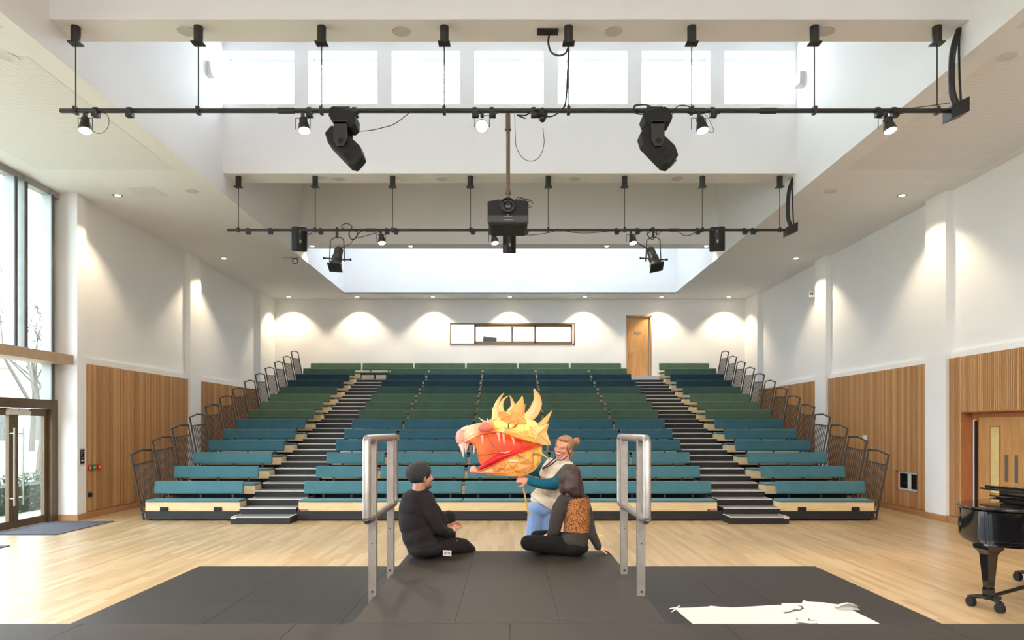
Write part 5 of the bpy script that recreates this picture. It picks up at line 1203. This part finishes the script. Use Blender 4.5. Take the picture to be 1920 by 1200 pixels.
horn('spike', [(1140,560),(1230,440),(1302,330)], (0.045, 0.0015), -0.06, 'd_brow'); horn('spike', [(500,480),(440,462),(378,416)], (0.014, 0.0015), -0.02); horn('spike', [(500,480),(498,450),(495,425)], (0.012, 0.001), -0.06)
horn('spike', [(200,580),(225,548),(245,515)], (0.035, 0.001), -0.03); horn('spike', [(700,590),(712,520),(728,430)], (0.028, 0.001), -0.14)
horn('spike', [(1060,850),(1150,870),(1290,950)], (0.03, 0.0015), -0.12, 'd_gold'); horn('spike', [(880,880),(960,925),(1062,976)], (0.022, 0.001), -0.14, 'd_gold'); horn('spike', [(770,962),(840,965),(918,970)], (0.016, 0.001), -0.13, 'd_tooth')
for (x0, y0, x1, y1, r0, d) in ((165,745,192,920,.028,-.05),(212,740,222,872,.02,-.04),(245,728,232,835,.018,.03),(335,752,315,886,.020,.03),(425,640,430,745,.014,-.078),(628,606,640,722,.018,-.085),(692,615,700,770,.014,-.09),(805,655,826,760,.016,-.095)):
    horn('tooth', [(x0, y0), ((x0+x1)/2+3, (y0+y1)/2), (x1, y1)], (r0, 0.001), d, 'd_tooth')
MB().tube([g_(655, 856, -0.118), g_(720, 862, -0.122), g_(795, 832, -0.118)], [0.002, 0.007, 0.002], n=6).build('gum_edge', M['d_tooth'], t); MB().tube([g_(375, 885, -0.06), g_(500, 878, -0.075), g_(610, 862, -0.075), g_(645, 850, -0.08)], 0.003, n=6).build('cheek_seam', M['d_line'], t)
MB().tube([g_(480, 620, -0.085), g_(530, 720, -0.085), g_(600, 800, -0.085), g_(650, 855, -0.09)], 0.003, n=6).build('cheek_seam', M['d_line'], t)
lip = bez([g_(225, 728, -0.062), g_(360, 652, -0.086), g_(450, 622, -0.098), g_(560, 604, -0.112), g_(660, 606, -0.13), g_(760, 636, -0.143), g_(850, 668, -0.15), g_(950, 700, -0.155), g_(1060, 732, -0.15), g_(1180, 766, -0.11)])
MB().tube(lip, 0.0035, n=6).build('lip_rib', M['d_line'], t)
MB().tube(bez([g_(360, 1100, -0.075), g_(540, 1030, -0.105), g_(700, 948, -0.127), g_(860, 880, -0.142), g_(1000, 824, -0.14), g_(1170, 768, -0.08)]), 0.006, n=6).build('lip_rib', M['d_in'], t)
# ear frill, brow plates, eye, nostrils
def plate(nm, pts, m, edge=True, th=0.004, centre=None):
    ps = [g_(*p) for p in pts]; c = g_(*centre) if centre else sum(ps, Vector())/len(ps)
    b = MB(); n = len(ps); back = [p + Vector((0, th*6, 0)) for p in ps]
    b.add(ps + [c] + back, [(i, (i+1) % n, n) for i in range(n)] + [tuple(n+1+i for i in reversed(range(n)))] + [((i+1) % n, i, n+1+i, n+1+(i+1) % n) for i in range(n)])
    o = b.build(nm, M[m], t, fix=True)
    if edge:
        q = MB()
        for i in range(n): q.cyl(ps[i], ps[(i+1) % n], 0.0016, n=5)
        for i in range(0, n, 2): q.cyl(ps[i], c, 0.0011, n=5)
        q.build('edge_rib', M['d_line'], o)
    return o
plate('ear_frill', [(1025,535,-.165),(1150,522,-.18),(1265,490,-.16),(1235,600,-.13),(1293,768,-.10),(1180,764,-.13),(1092,725,-.165),(1058,620,-.175)], 'd_up', centre=(1130,620,-.205))
plate('brow_plate', [(640,350,-.10),(720,345,-.12),(800,395,-.155),(740,480,-.165),(660,450,-.15),(632,400,-.13)], 'd_brow', centre=(700,410,-.165))
plate('brow_plate', [(800,355,-.13),(870,372,-.15),(965,440,-.175),(985,500,-.175),(880,490,-.185),(760,470,-.17),(790,390,-.155)], 'd_brow', centre=(870,435,-.195))
plate('cheek_plate', [(700,570,-.15),(850,560,-.17),(1000,580,-.17),(950,690,-.158),(820,650,-.15),(700,612,-.142)], 'd_up', centre=(850,610,-.18), edge=False)
plate('scale', [(560,1060,-.10),(720,980,-.13),(700,1060,-.135),(600,1100,-.12)], 'd_brow', centre=(640,1050,-.14)); plate('scale', [(740,985,-.135),(880,985,-.15),(820,1070,-.15),(700,1075,-.14)], 'd_low', centre=(790,1030,-.16))
plate('scale', [(890,900,-.14),(1060,880,-.14),(1060,1000,-.14),(900,990,-.148)], 'd_low', centre=(980,940,-.16)); plate('scale', [(830,1090,-.145),(900,1010,-.15),(1060,1015,-.14),(1000,1100,-.13)], 'd_brow', centre=(940,1060,-.155))
e = MB().ell(g_(762, 520, -0.158), (0.062, 0.018, 0.034), Euler((0, 0.05, 0)).to_matrix()).build('eye', mat('eye_yellow', srgb(250, 222, 110), 0.4), t, smooth=True)
MB().ell(g_(757, 518, -0.172), (0.008, 0.008, 0.030)).build('pupil', mat('eye_pupil', srgb(70, 56, 30), 0.4), e, smooth=True)
plate('eyelid', [(705,470,-.165),(790,490,-.180),(885,492,-.178),(870,510,-.176),(790,500,-.183),(720,490,-.172)], 'd_brow', edge=False)
plate('eye_corner', [(800,545,-.172),(885,492,-.178),(850,540,-.172)], 'd_in', edge=False)
MB().ell(g_(482, 545, -0.085), (0.075, 0.024, 0.042), Euler((0, -0.12, 0)).to_matrix()).build('nostril', mat('nostril_red', srgb(206, 104, 84), 0.6), t, smooth=True)
MB().tube([g_(482+98*math.cos(a)*0.98, 545-55*math.sin(a)-12*math.cos(a), -0.088) for a in [k*math.pi/12 for k in range(25)]], 0.004, n=6).build('nostril_rim', M['d_line'], t)
MB().ell(g_(142, 650, -0.045), (0.030, 0.020, 0.055)).build('nose_pad', mat('nose_pink', srgb(228, 160, 148), 0.6), t, smooth=True)
plate('snout_frill', [(140,575,-.05),(245,515,-.05),(215,600,-.065),(180,560,-.06)], 'd_tooth', centre=(190,570,-.07), edge=False)
MB().cyl(g_(265, 1100, 0.0) + Vector((0.44, 0, 0.06)), t_(92, 450, 6.40), 0.009, n=8).tube([t_(85, 430, 6.40), t_(92, 500, 6.40), t_(152, 800, 6.42)], 0.0085, n=8).build('carrying_stick', M['d_gold'], t, smooth=True)

# ------------------------------------------------------------------ outside the glazing
M['grass'] = mat('lawn', srgb(128, 140, 104), 0.9, var=0.25, scale=30); M['paving'] = mat('pale_paving', srgb(170, 164, 152), 0.8)
struct(MB().box((-60, -10, -0.3), (-9.1, 60, -0.06)).build('ground', M['grass']), 'lawn outside')
struct(MB().box((-15.5, -10, -0.2), (-9.1, 60, -0.02)).build('ground', M['paving']), 'pale paving outside the doors')
b = MB(); rnd = random.Random(3)
for k in range(5200):
    c = Vector((rnd.uniform(-11.3, -10.25), rnd.uniform(13.4, 17.5), rnd.uniform(-0.02, 0.78))); 
    if abs(c.x+10.78) < 0.38 and c.z < 0.6: continue
    a = Vector((rnd.uniform(-1, 1), rnd.uniform(-1, 1), rnd.uniform(-.6, 1))).normalized(); q = Vector((0, 0, 1)).rotation_difference(a).to_matrix(); s = rnd.uniform(0.02, 0.045)
    b.add([c+q@Vector((-s, 0, 0)), c+q@Vector((0, -s*.5, 0)), c+q@Vector((s, 0, 0)), c+q@Vector((0, s*.5, 0))], [(0, 1, 2, 3)])
t = thing('hedge', 'clipped dark green hedge outside the glazed doors', 'hedge', (-10.8, 15.4, -0.02))
b.build('foliage', mat('hedge_leaves', srgb(52, 66, 40), 0.6, var=0.4, scale=30), t)
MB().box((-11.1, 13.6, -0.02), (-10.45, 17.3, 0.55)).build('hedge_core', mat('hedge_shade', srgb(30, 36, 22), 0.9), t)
t = thing('picket_fence', 'white picket fence beyond the hedge outside', 'fence', (-16, 21, -0.06))
b = MB()
for k in range(80): b.box((-16.02, 15+k*0.16, -0.06), (-15.99, 15.09+k*0.16, 1.0))
b.build('pickets', M['white'], t); MB().box((-16.05, 15, 0.25), (-16.02, 27.8, 0.33)).box((-16.05, 15, 0.75), (-16.02, 27.8, 0.83)).build('fence_rail', M['white'], t)
t = thing('building', 'pale low building seen through the side glazing', 'building', (-26, 32, -0.06))
MB().box((-34, 22, -0.06), (-24, 42, 4.6)).build('wall', mat('pale_render', srgb(196, 190, 178), 0.8), t); MB().box((-34.3, 21.7, 4.6), (-23.7, 42.3, 4.9)).build('roof', M['frame_grey'], t)
for k in range(5): w_ = MB().box((-24.02, 24+k*3.4, 1.2), (-23.96, 25.8+k*3.4, 3.2)).build('window', M['frame_dark'], t)
def tree(x, y, h, seed, lab):
    rn = random.Random(seed); t = thing('bare_tree', lab, 'tree', (x, y, -0.06), 'bare trees outside'); b = MB(); tw = MB()
    def grow(p, d, L, r, lev):
        q = p + d*L; (b if lev < 2 else tw).cyl(p, q, r, r*0.68, n=6 if lev < 2 else 4, caps=False)
        if lev >= 5: return
        for k in range(3 if lev < 4 else 3):
            nd = (d + Vector((rn.uniform(-.9, .9), rn.uniform(-.9, .9), rn.uniform(-.15, .7)))*0.8).normalized(); grow(p + d*L*rn.uniform(.55, 1), nd, L*rn.uniform(.6, .82), r*0.56, lev+1)
    grow(Vector((x, y, -0.06)), Vector((rn.uniform(-.08, .08), rn.uniform(-.08, .08), 1)).normalized(), h*0.28, h*0.011, 0)
    m = mat('bark', srgb(88, 82, 74), 0.9) if 'bark_m' not in M else M['bark_m']; M['bark_m'] = m
    b.build('trunk', m, t); tw.build('branches', m, t)
for k, (x, y, h, lab) in enumerate(((-16.5, 23.5, 11, 'bare tree just behind the picket fence'), (-14.4, 20.8, 9, 'smaller bare tree nearest to the glazing'), (-21.5, 33.0, 14, 'tall bare tree in front of the pale building'))):
    tree(x, y, h, k+5, lab)
